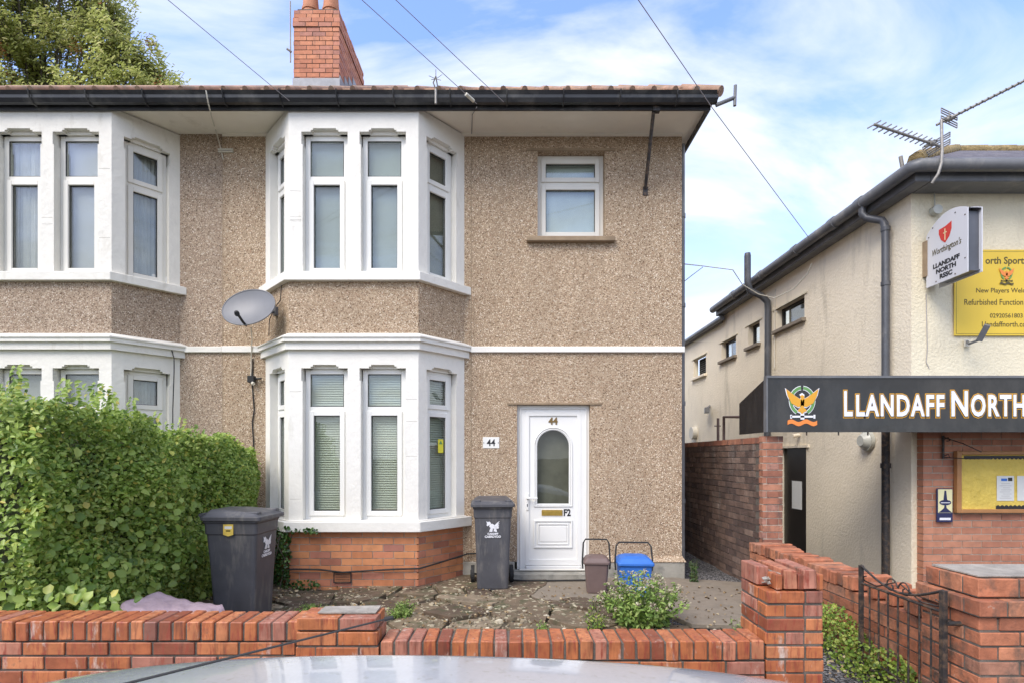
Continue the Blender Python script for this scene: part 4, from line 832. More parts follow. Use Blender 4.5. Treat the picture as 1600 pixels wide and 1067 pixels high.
# ================================================================== PLANTS
def fbm(x, y, z): return (math.sin(x * 3.1 + y * 1.7) + math.sin(y * 4.3 + z * 2.9 + 1) + math.sin(z * 5.1 + x * 2.3 + 2)) / 3
HG = thing('hedge', 'tall leafy green hedge growing along the left side of the garden', 'hedge', (-3.9, 4.8, 0))
hx0, hx1, hy0, hy1 = -6.2, -2.92, 3.30, 6.42
def htop(x, y): return 1.90 - .27 * (y - hy0) / (hy1 - hy0) - .10 * max(0, x + 3.2) + .035 * math.sin(x * 5 + y * 4) + .03 * math.sin(y * 9)
pts = []; nr = []; sz = []
def hsurf(n, face):
    for _ in range(n):
        if face == 'R':
            y = random.uniform(hy0, hy1); z = random.uniform(0.0, htop(hx1, y)); x = hx1 + .11 * fbm(y * 1.6, z * 2, 3) - .12 * max(0, z - 1.35) ** 1.0 - (.18 * (1 - z / .35) if z < .35 else 0) + .16 * max(0, (4.2 - y)) * .3; nn = (1, -.25, .35)
        elif face == 'F':
            x = random.uniform(hx0, hx1 + .05); z = random.uniform(.0, htop(x, hy0)); y = hy0 + .08 * fbm(x * 2, z * 2, 1) + .12 * max(0, z - 1.45); nn = (.1, -1, .35)
        else:
            x = random.uniform(hx0, hx1); y = random.uniform(hy0, hy1); z = htop(x, y) + .05 * fbm(x * 3, y * 3, 0) - .25 * max(0, x - (hx1 - .25)); nn = (0, -.2, 1)
        d = random.random() ** 1.6 * .20; p = Vector((x, y, z)) - Vector(nn).normalized() * d
        pts.append(tuple(p)); k = Vector(nn).normalized() * .5 + Vector((random.gauss(0, .5), random.gauss(-.45, .5), random.gauss(.45, .45))); nr.append(tuple(k)); sz.append(random.uniform(.024, .052) * (1.3 if random.random() < .06 else 1))
hsurf(34000, 'R'); hsurf(15000, 'F'); hsurf(12000, 'T')
# upright shoots on the top
for _ in range(190):
    x = random.uniform(hx0, hx1 - .05); y = random.uniform(hy0, hy1 - .8); z = htop(x, y); hgt = random.uniform(.06, .24) * (1 if y < 4.7 else .5); lx, ly = random.uniform(-.25, .25), random.uniform(-.2, .2)
    for k in range(int(hgt / .012)):
        t = k * .012; s_ = 1 if k % 2 else -1; pts.append((x + lx * t + s_ * .022, y + ly * t + random.uniform(-.012, .012), z + t)); nr.append((s_ * .4, random.uniform(-1.6, -.5), .6)); sz.append(random.uniform(.034, .055))
leaf_obj('foliage', pts, nr, sz, 'hedge', HG, aspect=.56)
# broad bramble leaves
pts = []; nr = []; sz = []
for _ in range(150):
    y = random.gauss(4.3, .6); z = min(1.5, max(.15, random.gauss(.7, .4)))
    if y < hy0 or y > hy1: continue
    pts.append((hx1 + .04 + .1 * fbm(y * 1.6, z * 2, 3), y, z)); nr.append((1 + random.gauss(0, .3), -.6 + random.gauss(0, .4), .4 + random.gauss(0, .3))); sz.append(random.uniform(.05, .085))
for _ in range(90):
    pts.append((random.uniform(-3.3, -2.3), random.uniform(3.2, 3.45), random.uniform(.42, .66))); nr.append((random.gauss(0, .4), -1, .6)); sz.append(random.uniform(.04, .08))
leaf_obj('bramble_leaves', pts, nr, sz, 'hedge', HG, aspect=.8)
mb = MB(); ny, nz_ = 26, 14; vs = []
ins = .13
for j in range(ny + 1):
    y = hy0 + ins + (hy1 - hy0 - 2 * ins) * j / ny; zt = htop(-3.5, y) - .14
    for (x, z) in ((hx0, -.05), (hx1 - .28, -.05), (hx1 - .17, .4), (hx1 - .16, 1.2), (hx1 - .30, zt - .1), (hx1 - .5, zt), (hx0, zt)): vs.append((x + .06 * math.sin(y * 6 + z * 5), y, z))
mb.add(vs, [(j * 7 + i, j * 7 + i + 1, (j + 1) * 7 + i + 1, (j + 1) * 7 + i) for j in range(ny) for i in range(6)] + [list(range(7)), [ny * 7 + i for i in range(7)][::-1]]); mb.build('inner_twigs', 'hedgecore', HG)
# ivy at the bay corner
IV = thing('ivy', 'dark ivy climbing the left corner of the brick bay base', 'ivy', (-2.6, 6.1, 0))
pts = []; nr = []; sz = []
for _ in range(800):
    x = random.uniform(-2.85, -2.42) if random.random() < .8 else random.uniform(-2.5, -2.1); z = random.uniform(0, .70) if x < -2.42 else random.choice((random.uniform(.62, .68), random.uniform(0, .1)))
    y = 6.0 + max(0, (-2.46 - x)) * 1.0 + random.uniform(-.02, .05); pts.append((x, y, z)); nr.append((random.gauss(-.3, .5), -1, random.gauss(.3, .4))); sz.append(random.uniform(.022, .045))
leaf_obj('foliage', pts, nr, sz, 'ivy', IV, aspect=.8)
mb = MB()
for _ in range(10):
    x = random.uniform(-2.8, -2.4); mb.tube([(x, 6.03, 0), (x + random.uniform(-.1, .1), 6.03, .3), (x + random.uniform(-.15, .15), 6.04, .6)], .006, 5)
mb.build('stem', 'bark', IV)
def clump(name, label, cat, c, rad, hgt, nst, mname, lsz, flowers=False, nl=16, aspect=.45, group=None):
    T = thing(name, label, cat, c, group); pts = []; nr = []; sz = []; mb = MB(); fl = []; fn = []; fz = []
    for _ in range(nst):
        th = random.uniform(0, 6.28); r_ = rad * math.sqrt(random.random()); h_ = hgt * random.uniform(.55, 1.05) * (1 - .35 * (r_ / rad) ** 2); bx, by = c[0] + r_ * .45 * math.cos(th), c[1] + r_ * .45 * math.sin(th)
        ex, ey = c[0] + r_ * math.cos(th), c[1] + r_ * math.sin(th); P0 = Vector((bx, by, c[2])); P1 = Vector((ex, ey, c[2] + h_)); mid = (P0 + P1) / 2 + Vector((0, 0, h_ * .1))
        mb.tube([P0, mid, P1], .0035, 4, r2=.002)
        for k in range(nl):
            t = (k + 1) / nl; q = P0.lerp(mid, t * 2) if t < .5 else mid.lerp(P1, t * 2 - 1); a_ = random.uniform(0, 6.28); o_ = Vector((math.cos(a_), math.sin(a_), 0))
            pts.append(tuple(q + o_ * lsz * .5)); nr.append((o_.x * .6 + random.gauss(0, .3), o_.y * .6 + random.gauss(0, .3), .8)); sz.append(lsz * random.uniform(.6, 1.2) * (1.1 - .5 * t))
        if flowers and random.random() < .75:
            fl = [tuple(P1 + Vector((random.gauss(0, .014), random.gauss(0, .014), random.gauss(0, .010)))) for _k in range(26)]
            leaf_obj('flower_head', fl, [(random.gauss(0, 1), random.gauss(0, 1), 1) for _k in fl], [random.uniform(.010, .020) for _k in fl], 'flower', T, aspect=.9)
    mb.build('stem', 'stem', T); leaf_obj('foliage', pts, nr, sz, mname, T, aspect=aspect)
    return T
clump('valerian_plant', 'tall leggy weed with faded pink flower heads beside the blue caddy', 'plant', (1.17, 4.75, -.01), .38, .53, 80, 'weed', .066, True, 20)
clump('weed', 'low fern-like green weed just behind the brick pier stub', 'weed', (-.97, 4.95, 0), .14, .16, 40, 'weed', .035, False, 14, group='weeds growing through the front garden paving')
clump('weed', 'flat yellow-green weed between the near bin and the pier stub', 'weed', (-1.85, 5.15, 0), .17, .07, 26, 'weed', .035, False, 12, group='weeds growing through the front garden paving')
clump('weed', 'thin upright weed in the concrete at the alley mouth', 'weed', (1.88, 4.45, -.05), .10, .24, 8, 'weed', .035, False, 10, group='weeds growing through the front garden paving')
clump('weed', 'tiny weed tuft at the foot of the wall left of the flowering plant', 'weed', (.25, 4.55, 0), .10, .10, 12, 'weed', .03, False, 10, group='weeds growing through the front garden paving')
clump('weed', 'leafy weed at the corner of the house beside the alley', 'weed', (2.16, 6.35, 0), .06, .33, 10, 'ivy', .04, False, 14, group='weeds growing through the front garden paving')
clump('weed', 'straggly yellow-green weed taller than the rubble left of the flowering plant', 'weed', (.72, 4.55, 0), .10, .30, 10, 'bush', .04, False, 14, group='weeds growing through the front garden paving')
# shrub along divider wall
SH = thing('shrub', 'yellow-green small-leaved shrub at the foot of the low wall behind the gate', 'shrub', (2.5, 4.3, -.1))
pts = []; nr = []; sz = []
for _ in range(4200):
    y = random.uniform(3.35, 5.5); top = .36 - .14 * abs(y - 4.9) + .05 * math.sin(y * 9); top = max(.03, .02 + .30 * min(1, (y - 3.2) / 1.1)) + .03 * math.sin(y * 11); z = random.uniform(-.12, top); w_ = .25 * (1 - .4 * (z + .12) / .5) * min(1, (y - 3.0) / 1.0); x = 2.60 - random.uniform(0, w_)
    pts.append((x, y, z)); nr.append((-.5 + random.gauss(0, .5), -.6 + random.gauss(0, .5), .5 + random.gauss(0, .4))); sz.append(random.uniform(.016, .032))
leaf_obj('foliage', pts, nr, sz, 'bush', SH, aspect=.7)
# background tree
def tree():
    T = thing('ash_tree', 'tall ash tree with brown seed clusters rising behind the left roof', 'tree', (-17, 20, -.5))
    Y = 20.0; mb = MB()
    base = Vector((-17, 20, -.5)); mb.tube([base, base + Vector((.1, 0, 4)), base + Vector((.3, 0, 8)), base + Vector((0, 0, 12))], .42, 12, r2=.22)
    cl = []
    def pxs(n, x0, x1, y0, y1): return [(random.uniform(x0, x1), random.uniform(y0, y1)) for _ in range(n)]
    for x, y in pxs(250, -300, 235, -260, 190):
        # boundary: right edge as function of y
        edge = 170 + max(0, y) * .62 if y > -40 else 145 - (abs(y) - 40) * .5
        if x > edge: continue
        cl.append((x, y, Y + random.uniform(-1.6, 1.6), random.uniform(.55, .95)))
    for x, y in ((248, 108), (262, 125), (240, 128), (275, 138), (255, 140), (228, 138), (180, 12), (172, 35), (190, 58), (200, 78), (214, 98), (160, 5), (150, 30)): cl.append((x, y, Y + random.uniform(-1, 1), random.uniform(.35, .5)))
    pts = []; nr = []; sz = []; mi = []
    for i, (x, y, yy, r_) in enumerate(cl):
        c = P(x, y, yy)
        st = base + Vector((random.uniform(-.2, .4), 0, random.uniform(7, 11.5))); md = st.lerp(c, .5) + Vector((0, 0, random.uniform(-.5, .6))); 
        if random.random() < .3: mb.tube([st, md, c], .045, 5, r2=.012)
        for _ in range(14):
            e = c + Vector([random.gauss(0, r_ * .6) for _ in range(3)]); mb.tube([c.lerp(md, random.uniform(0, .25)), e], .014, 4, r2=.005, cap=False)
        n = int(620 * (r_ / .8) ** 2)
        subs = [c + Vector((random.gauss(0, r_ * .5), random.gauss(0, r_ * .5), random.gauss(0, r_ * .42))) for _ in range(16)]
        for k in range(n):
            s_ = subs[k % 16]; q = s_ + Vector((random.gauss(0, .15), random.gauss(0, .15), random.gauss(-.02, .12))); pts.append(tuple(q)); nr.append((random.gauss(-.2, .6), random.gauss(-.8, .5), .8)); sz.append(random.uniform(.12, .20)); mi.append(0)
        if random.random() < .42:
            s_ = c + Vector((random.gauss(0, r_ * .4), -r_ * .5, random.gauss(0, r_ * .3)))
            for k in range(60): q = s_ + Vector((random.gauss(0, .09), random.gauss(0, .09), random.gauss(-.1, .14))); pts.append(tuple(q)); nr.append((random.gauss(0, 1), random.gauss(0, 1), random.gauss(0, 1))); sz.append(random.uniform(.06, .10)); mi.append(1)
    leaf_obj('crown', pts, nr, sz, None, T, aspect=.38, mats=['treeleaf', 'seed'], mi=mi); mb.build('trunk', 'bark', T)
tree()
# ================================================================== BINS
def dragon(fr, s, parent, cc=.002):
    """winged beast emblem + two lines of lettering, centred on fr"""
    mb = MB(); c1 = cc; K = lambda pl: mb.prism(fr, [(a * s, b * s) for a, b in pl], c1 - .001, c1)
    K([(-.35, .10), (-.28, .30), (-.05, .36), (.15, .22), (.30, -.10), (.22, -.38), (.05, -.38), (.10, -.15), (-.05, -.02), (-.20, -.38), (-.36, -.38), (-.22, -.05)][::-1])
    K([(-.55, .35), (-.62, .62), (-.48, .50), (-.35, .58), (-.15, .40), (-.35, .22), (-.52, .12), (-.60, .22)][::-1])
    for i in range(4): K([(.05 + .06 * i, .10 - .07 * i), (.22 + .10 * i, .05 - .06 * i), (.66 - .02 * i, .62 - .17 * i), (.46, .50 - .16 * i)])
    K([(-.12, .0), (.02, -.05), (-.05, -.42), (-.32, -.42)][::-1]); K([(.18, -.05), (.32, -.12), (.40, -.42), (.20, -.42)][::-1])
    mb.build('emblem', 'letterwhite', parent)
    text('CARDIFF', fr, 0, -.70 * s, .26 * s, 'letterwhite', c1, 1.0, 'lettering', parent, off=.0012 * s / .1, ext=.0005)
    text('CAERDYDD', fr, 0, -.98 * s, .29 * s, 'letterwhite', c1, 1.0, 'lettering', parent, off=.0012 * s / .1, ext=.0005)
def wheelie(loc, rz, label, sticker=False):
    T = thing('wheelie_bin', label, 'wheelie bin', loc, 'grey council wheelie bins'); Rm = Matrix.Rotation(rz, 3, 'Z')
    def lf(x, y, z): return Vector(loc) + Rm @ Vector((x, y, z))
    secs = [(0.0, .165, -.17, .17), (.03, .172, -.18, .18), (.50, .188, -.20, .21), (.80, .20, -.215, .235), (.805, .208, -.222, .245), (.90, .212, -.226, .25), (.905, .22, -.235, .26), (.93, .22, -.235, .26)]
    mb = MB(); vs = []
    def rr(hx, y0, y1, z, r=.03):
        o = []
        for (cx_, cy_, a0) in ((hx - r, y0 + r, -90), (hx - r, y1 - r, 0), (-hx + r, y1 - r, 90), (-hx + r, y0 + r, 180)):
            for k in range(4): a = R(a0 + 30 * k); o.append(lf(cx_ + r * math.cos(a), cy_ + r * math.sin(a), z))
        return o
    for z, hx, y0, y1 in secs: vs += rr(hx, y0, y1, z)
    n = 16; k = len(secs); mb.add(vs, [(i * n + j, i * n + (j + 1) % n, (i + 1) * n + (j + 1) % n, (i + 1) * n + j) for i in range(k - 1) for j in range(n)] + [list(range(n))[::-1], [(k - 1) * n + j for j in range(n)]])
    # front moulded ribs on lower half
    mb2 = MB(); fr = F(lf(0, -.172, 0), Rm @ Vector((1, 0, 0)), Rm @ Vector((0, -.042, .93)))
    mb.fbox(fr, -.065, .065, .04, .55, -.01, .005)
    body = mb.build('body', 'bin', T, bevel=.004)
    # lid: rim + domed top with front flange and hinge
    mb = MB(); vs = []
    lid = [(.925, .232, -.262, .255, .03), (.925, .24, -.270, .262, .03), (.958, .24, -.270, .262, .03), (.966, .225, -.25, .25, .03), (.985, .205, -.225, .24, .03), (1.0, .19, -.14, .23, .03), (1.015, .165, .02, .22, .03)]
    for z, hx, y0, y1, r in lid: vs += rr(hx, y0, y1, z, r)
    k = len(lid); mb.add(vs, [(i * n + j, i * n + (j + 1) % n, (i + 1) * n + (j + 1) % n, (i + 1) * n + j) for i in range(k - 1) for j in range(n)] + [list(range(n))[::-1], [(k - 1) * n + j for j in range(n)]])
    li = mb.build('lid', 'bin', T, bevel=.003)
    mb = MB(); fl2 = F(lf(0, 0, 0), Rm @ Vector((1, 0, 0)))
    for s_ in (-1, 1): mb.fbox(fl2, s_ * .165 - .035, s_ * .165 + .035, .965, 1.0, .13, .235)
    mb.build('lid_rib', 'bin', li, bevel=.008)
    mb = MB(); mb.tube([lf(-.20, .285, .97), lf(.20, .285, .97)], .016, 8); mb.fbox(fl2, -.20, -.17, .93, .985, -.285, -.24); mb.fbox(fl2, .17, .20, .93, .985, -.285, -.24); mb.build('handle', 'bin', T)
    for s_ in (-1, 1):
        w_ = MB(); w_.tube([lf(s_ * .205, .20, .105), lf(s_ * .245, .20, .105)], .105, 20); w_.tube([lf(s_ * .246, .20, .105), lf(s_ * .252, .20, .105)], .05, 14); wo = w_.build('wheel', 'rubber', T, bevel=.006)
    mb = MB(); mb.tube([lf(-.24, .20, .105), lf(.24, .20, .105)], .012, 8); mb.build('axle', 'blackmetal', T)
    fe = F(lf(0, -.2095, .70), Rm @ Vector((1, 0, 0)), Rm @ Vector((0, -.05, 1))); dragon(fe, .115, body, .007)
    if sticker:   # on the left side of the bin (faces the street)
        fs_ = F(lf(-.2105, .02, .82), Rm @ Vector((0, -1, 0)), Rm @ Vector((0, 0, 1)))
        mb = MB(); mb.prism(fs_, [(-.045, -.015), (0, -.03), (.045, -.015), (.045, .075), (-.045, .075)], .006, .008); st = mb.build('sticker', 'sticker2', body)
        mb = MB(); mb.fbox(fs_, -.032, .032, .035, .058, .0081, .0087); mb.fbox(fs_, -.02, .02, .012, .024, .0081, .0087, 1); mb.build('sticker_print', ['paper', 'letterbrown'], body)
    return T
wheelie((-.185, 6.15, .0), R(3), 'grey wheelie bin standing against the wall left of the front door')
# near bin: front faces +x, its right-hand side faces the street
wheelie((-2.40, 4.93, -.01), R(90 - 3), 'grey wheelie bin with amber sticker between the hedge and the bay', True)
# ================================================================== CADDIES
def caddy(loc, w, d, h, m, label, hh, rz):
    T = thing('food_caddy', label, 'food waste caddy', loc, 'small kerbside caddies'); Rm = Matrix.Rotation(rz, 3, 'Z')
    def lf(x, y, z): return Vector(loc) + Rm @ Vector((x, y, z))
    def rr(hx, hy, z, r=.025):
        o = []
        for (cx_, cy_, a0) in ((hx - r, -hy + r, -90), (hx - r, hy - r, 0), (-hx + r, hy - r, 90), (-hx + r, -hy + r, 180)):
            for k in range(4): a = R(a0 + 30 * k); o.append(lf(cx_ + r * math.cos(a), cy_ + r * math.sin(a), z))
        return o
    def loft(secs):
        vs = []; n = 16
        for z, hx, hy in secs: vs += rr(hx, hy, z)
        k = len(secs); mb.add(vs, [(i * n + j, i * n + (j + 1) % n, (i + 1) * n + (j + 1) % n, (i + 1) * n + j) for i in range(k - 1) for j in range(n)] + [list(range(n))[::-1], [(k - 1) * n + j for j in range(n)]])
    a, b = w / 2, d / 2
    mb = MB(); loft([(0, a * .74, b * .76), (.02, a * .78, b * .8), (h * .82, a * .94, b * .94)]); 
    mb.build('bucket', m, T, bevel=.004)
    mb = MB(); loft([(h * .79, a * 1.0, b * 1.0), (h * .80, a * 1.04, b * 1.04), (h * .86, a * 1.04, b * 1.04), (h * .88, a * .97, b * .97), (h * .95, a * .85, b * .8), (h * 1.0, a * .55, b * .5)]); mb.build('lid', m, T, bevel=.004)
    mb = MB(); pts = [lf(-a * 1.06, 0, h * .62), lf(-a * 1.10, 0, h * .8), lf(-a * 1.02, .02, hh * .93), lf(-a * .85, .03, hh), lf(a * .85, .03, hh), lf(a * 1.02, .02, hh * .93), lf(a * 1.10, 0, h * .8), lf(a * 1.06, 0, h * .62)]; mb.tube(pts, .009, 8); mb.build('handle', 'rubber', T)
caddy((.945, 5.88, .014), .27, .26, .395, 'brownplast', 'brown lidded food caddy with raised handle beside the doorstep', .56, R(-6))
caddy((1.31, 5.70, .014), .355, .34, .43, 'blueplast', 'bright blue lidded caddy behind the flowering weed', .555, R(-4))
# pink rubble sack by the hedge
mb = MB(); nx_, ny_ = 40, 16; vs = []
for j in range(ny_ + 1):
    for i in range(nx_ + 1):
        u = i / nx_; v = j / ny_; x = -2.80 + .74 * u + .02 * math.sin(j); y = 3.6 + .62 * v; e = min(1, 5 * u, 7 * (1 - u)) * min(1, 6 * v + .15, 6 * (1 - v))
        vs.append((x, y, .0 + e * (.47 - .10 * u + .014 * math.sin(u * 6 + v * 2) + .004 * math.sin(u * 47 + v * 13) + .010 * abs(math.sin(u * 15 + v * 5)) - .05 * u)))
mb.add(vs, [(j * (nx_ + 1) + i, j * (nx_ + 1) + i + 1, (j + 1) * (nx_ + 1) + i + 1, (j + 1) * (nx_ + 1) + i) for j in range(ny_) for i in range(nx_)], 0, True)
tag(mb.build('rubble_sack', 'bag'), 'crumpled pinkish woven sack lying behind the front wall below the hedge', 'sack')
# ================================================================== CLUB BUILDING
CB = thing('club_building', 'cream rendered two-storey club building right of the alley', 'building', (8, 10, -.36))
CXW = 4.81; CFY = 6.50; CE = 4.66
mb = MB(); fs_ = F((CXW, 30, 0), (0, -1, 0)); L_ = 30 - CFY
def a_of(y): return 30 - y
wins = [(8.85, 9.78, 3.72, 4.10), (10.43, 10.93, 3.65, 4.08), (11.52, 12.3, 3.62, 4.03), (13.27, 14.15, 3.50, 3.98)]
holes = [(a_of(y1), a_of(y0), z0, z1) for y0, y1, z0, z1 in wins]; dr = (8.80, 9.60, -.36, 1.62)
mb.panel(fs_, 0, L_, -.4, CE, holes + [(a_of(dr[1]), a_of(dr[0]), dr[2] - .04, dr[3])], .12, 0)
mb.quad([(CXW, 30, -.4), (14, 30, -.4), (14, 30, CE), (CXW, 30, CE)][::-1]); mb.quad([(14, CFY, -.4), (14, 30, -.4), (14, 30, CE), (14, CFY, CE)])
mb.build('side_wall', 'render', CB)
mb = MB(); mb.panel(F((CXW, CFY, 0), (1, 0, 0)), 0, 9.19, -.4, CE, (), 0); mb.build('front_wall', 'render2', CB)
mb = MB(); brick_face(mb, F((4.87, 6.40, 0), (1, 0, 0)), 0, 9.1, -.4, 2.0, bh=.079, bl=.232, jit=.0015, depth=.097); mb.build('brick_front', ['brick_club', 'mortar_lt'], CB)
for i, (y0, y1, z0, z1) in enumerate(wins):
    f2 = F((CXW + .10, y1, z0), (0, -1, 0)); w_ = y1 - y0; h_ = z1 - z0
    if i < 3:
        m1 = MB(); m1.fbox(f2, 0, .05, 0, h_, -.05, 0); m1.fbox(f2, w_ - .05, w_, 0, h_, -.05, 0); m1.fbox(f2, .05, w_ - .05, 0, .05, -.05, 0); m1.fbox(f2, .05, w_ - .05, h_ - .05, h_, -.05, 0); wo = m1.build('window', 'darkdoor', CB)
        m1 = MB(); m1.fbox(f2, .05, w_ - .05, .05, h_ - .05, -.03, -.02); m1.build('pane', 'glass', wo); m1 = MB(); m1.fbox(f2, 0, w_, 0, h_, -.14, -.13); m1.build('blind', 'doorback', wo)
    else:
        m1 = MB(); m1.fbox(f2, 0, w_, 0, h_, -.06, -.05, 1)
        for k in range(9): b0 = h_ * k / 9; m1.add([f2.p(0, b0, 0), f2.p(w_, b0, 0), f2.p(w_, b0 + h_ / 9 * .6, -.05), f2.p(0, b0 + h_ / 9 * .6, -.05)], [(0, 1, 2, 3)], 0)
        m1.build('vent', ['bulk', 'dark'], CB)
    m1 = MB(); m1.fbox(F((CXW, y1, z0), (0, -1, 0)), -.06, w_ + .05, -.06, 0, -.1, .07); m1.build('window_sill', 'render' if i == 3 else 'concrete', CB, bevel=.005)
    m1 = MB(); m1.fbox(F((CXW, y1, z1), (0, -1, 0)), -.12, w_ + .10, 0.0, .025, -.02, .018); m1.build('lintel', 'render2', CB)
m1 = MB(); f2 = F((CXW + .05, dr[1], dr[2]), (0, -1, 0)); m1.fbox(f2, 0, .8, 0, 1.98, -.06, 0); dO = m1.build('side_door', 'darkdoor', CB)
m1 = MB(); m1.fbox(f2, .27, .58, .95, 1.42, 0, .004); m1.build('notice', 'paper', dO)
m1 = MB(); m1.fbox(F((CXW, dr[1], dr[3]), (0, -1, 0)), -.08, .9, 0, .04, -.02, .03); m1.build('lintel', 'render', CB)
# roof
ex, ey = 4.58, 6.12; ez = 4.80; cs = .60; tt = 2.45; RXc, RYc, RZc = ex + tt, ey + tt, ez + cs * tt
mb = MB(); mb.quad([(ex, ey, ez), (14, ey, ez), (14, RYc, RZc), (RXc, RYc, RZc)])
Ye = 12.2; mb.quad([(ex, ey, ez), (RXc, RYc, RZc), (RXc, Ye, RZc), (ex, Ye, ez)]); mb.quad([(RXc, RYc, RZc), (14, RYc, RZc), (14, Ye, RZc), (RXc, Ye, RZc)])
mb.quad([(ex, Ye, ez), (RXc, Ye, RZc), (14, Ye, RZc), (14, Ye, ez)])
mb.quad([(ex, ey, ez - .02), (ex, Ye, ez - .02), (CXW + .3, Ye, ez - .02), (CXW + .3, ey, ez - .02)]); mb.quad([(ex, ey, ez - .02), (ex, CFY + .3, ez - .02), (14, CFY + .3, ez - .02), (14, ey, ez - .02)][::-1])
roo = mb.build('roof', 'slate', CB)
mb = MB(); yy = ey + .12
while yy < RYc:
    t_ = yy - ey; x = ex + t_ + .02
    mb.box(x, 14, yy - .012, yy + .0, ez + cs * t_ - .01, ez + cs * t_ + .012); yy += .19
mb.build('slate_course', 'slate', roo)
mb = MB(); k = 13
for i in range(k): u0, u1 = i / k, (i + 1.1) / k; mb.tube([(ex + tt * u0, ey + tt * u0, ez + cs * tt * u0 + .0), (ex + tt * u1, ey + tt * u1, ez + cs * tt * u1 + .02)], .085, 8)
for i in range(16): mb.tube([(RXc + .45 * i, RYc, RZc), (RXc + .45 * i + .47, RYc, RZc + .01)], .085, 8)
mb.build('ridge_tile', 'moss', roo)
# soffit box / deep grey fascia & gutters
mb = MB(); mb.box(CXW - .17, CXW - .0, CFY - .30, Ye, 4.60, 4.74); mb.box(CXW, 14, CFY - .30, CFY, 4.60, 4.74); mb.build('soffit', 'greyplast', CB, bevel=.01)
mb = MB(); gr = .072
mb.tube([(14, ey + .0, ez - .055), (ex + .03, ey + .0, ez - .055), (ex - .01, ey + .04, ez - .055), (ex - .01, Ye, ez - .055)], gr, 12)
mb.build('gutter', 'greyplast', CB)
for y in (7.0, 7.6, 8.6, 9.8, 11.0): mb = MB(); mb.tube([(ex - .01, y, ez - .055), (ex - .01, y + .12, ez - .055)], gr + .012, 12); mb.build('gutter_union', 'greyplast', CB)
mb = MB(); mb.tube([(6.0, ey, ez - .055), (6.1, ey, ez - .055)], gr + .012, 12); mb.build('gutter_union', 'greyplast', CB)
# lower rear eaves
mb = MB(); mb.tube([(CXW - .10, 12.0, 4.52), (CXW - .10, 30, 4.52)], .06, 10); mb.box(CXW - .06, CXW - .0, 12.2, 30, 4.46, 4.62); mb.build('rear_gutter', 'greyplast', CB)
mb = MB(); mb.quad([(CXW - .1, 12.2, 4.58), (CXW - .1, 30, 4.58), (9, 30, 6.4), (9, 12.2, 6.4)][::-1]); mb.build('rear_roof', 'slate', CB)
# pipes
mb = MB(); xp = CXW - .10
mb.tube([(ex - .01, 7.03, ez - .06), (ex - .01, 7.03, ez - .20), (ex + .02, 7.0, ez - .27), (CXW - .10, 6.86, ez - .36), (xp, 6.82, ez - .42), (xp, 6.80, ez - .50), (xp, 6.80, 2.2)], .045, 10)
for z in (3.6, 4.28, 2.35): mb.tube([(xp, 6.80, z), (xp, 6.80, z + .05)], .053, 10)
mb.build('downpipe', 'pipe', CB)
mb = MB(); mb.tube([(xp, 6.80, 2.2), (xp, 6.80, -.36)], .045, 10); mb.tube([(xp, 6.80, 1.33), (xp, 6.80, 1.39)], .058, 10); mb.build('downpipe', 'blackmetal', CB)['label'] = 'black lower length of the downpipe'
mb = MB(); mb.tube([P(1168, 400, 9.9), P(1168, 440, 9.9), P(1172, 455, 9.9), P(1190, 463, 9.95), P(1199, 472, 9.97), P(1200, 485, 9.97), (4.72, 9.97, -.36)], .058, 12); mb.tube([P(1168, 396, 9.9), P(1168, 401, 9.9)], .05, 12, r2=.058); mb.build('soil_pipe', 'pipe', CB)
# cables on club wall
cable('cable', [P(1070, 413, 7.2), P(1098, 416, 8.5), P(1145, 422, 9.0), P(1160, 445, 9.2), P(1185, 460, 9.2), P(1210, 466, 9.3), P(1240, 452, 8.9), P(1262, 428, 8.5), P(1268, 412, 8.4)], .008, 'cable_w', 'slack pale cable looping from the house to the club wall by the soil pipe')
cable('cable', [P(1068, 441, 7.0), P(1082, 430, 7.6), P(1098, 418, 8.5)], .007, 'cable_g', 'short grey cable rising from the house corner to join the slack pale cable')
cable('cable', [P(1210, 575, 9.8), P(1211, 480, 9.8), P(1212, 452, 9.8)], .008, 'cable_w', 'straight cream cable beside the soil pipe on the club side wall')
# ---- fascia sign over the yard entrance
SG = thing('fascia_sign', 'long glossy black fascia sign with gold crest over the yard entrance', 'sign', (5, 5.9, 1.73))
SY = 5.85; sx0 = 2.775; sx1 = 8.2; sz0, sz1 = 1.735, 2.315
mb = MB(); fsg = F((sx0, SY, sz0), (1, 0, 0)); mb.fbox(fsg, 0, sx1 - sx0, 0, sz1 - sz0, -.04, 0); mb.build('front_panel', 'signblack', SG)
mb = MB(); mb.add([(sx0, SY + .04, sz0), (sx0, 6.55, sz0 - .0), (sx0, 6.55, 2.11), (sx0, SY + .04, sz1), (sx0 + .03, SY + .04, sz0), (sx0 + .03, 6.55, sz0), (sx0 + .03, 6.55, 2.11), (sx0 + .03, SY + .04, sz1)], [(0, 3, 2, 1), (4, 5, 6, 7), (2, 3, 7, 6), (0, 1, 5, 4), (1, 2, 6, 5)]); mb.build('end_panel', 'signblack', SG)
mb = MB(); mb.quad([(sx0 + .03, SY + .04, sz1 - .002), (sx1, SY + .04, sz1 - .002), (sx1, 6.55, 2.108), (sx0 + .03, 6.55, 2.108)]); mb.quad([(sx0 + .03, SY + .04, sz1 - .03), (sx1, SY + .04, sz1 - .03), (sx1, 6.55, 2.08), (sx0 + .03, 6.55, 2.08)][::-1]); mb.build('canopy_top', 'lowroof', SG)
mb = MB(); mb.fbox(fsg, -.01, sx1 - sx0, .58, .605, -.05, .014); mb.fbox(fsg, -.012, .006, 0, .58, -.05, .012); mb.build('trim', 'greyplast', SG)
def sp(x, y): return ((x - VX) * SY / FPX - sx0, CZ - (y - VY) * SY / FPX - sz0)
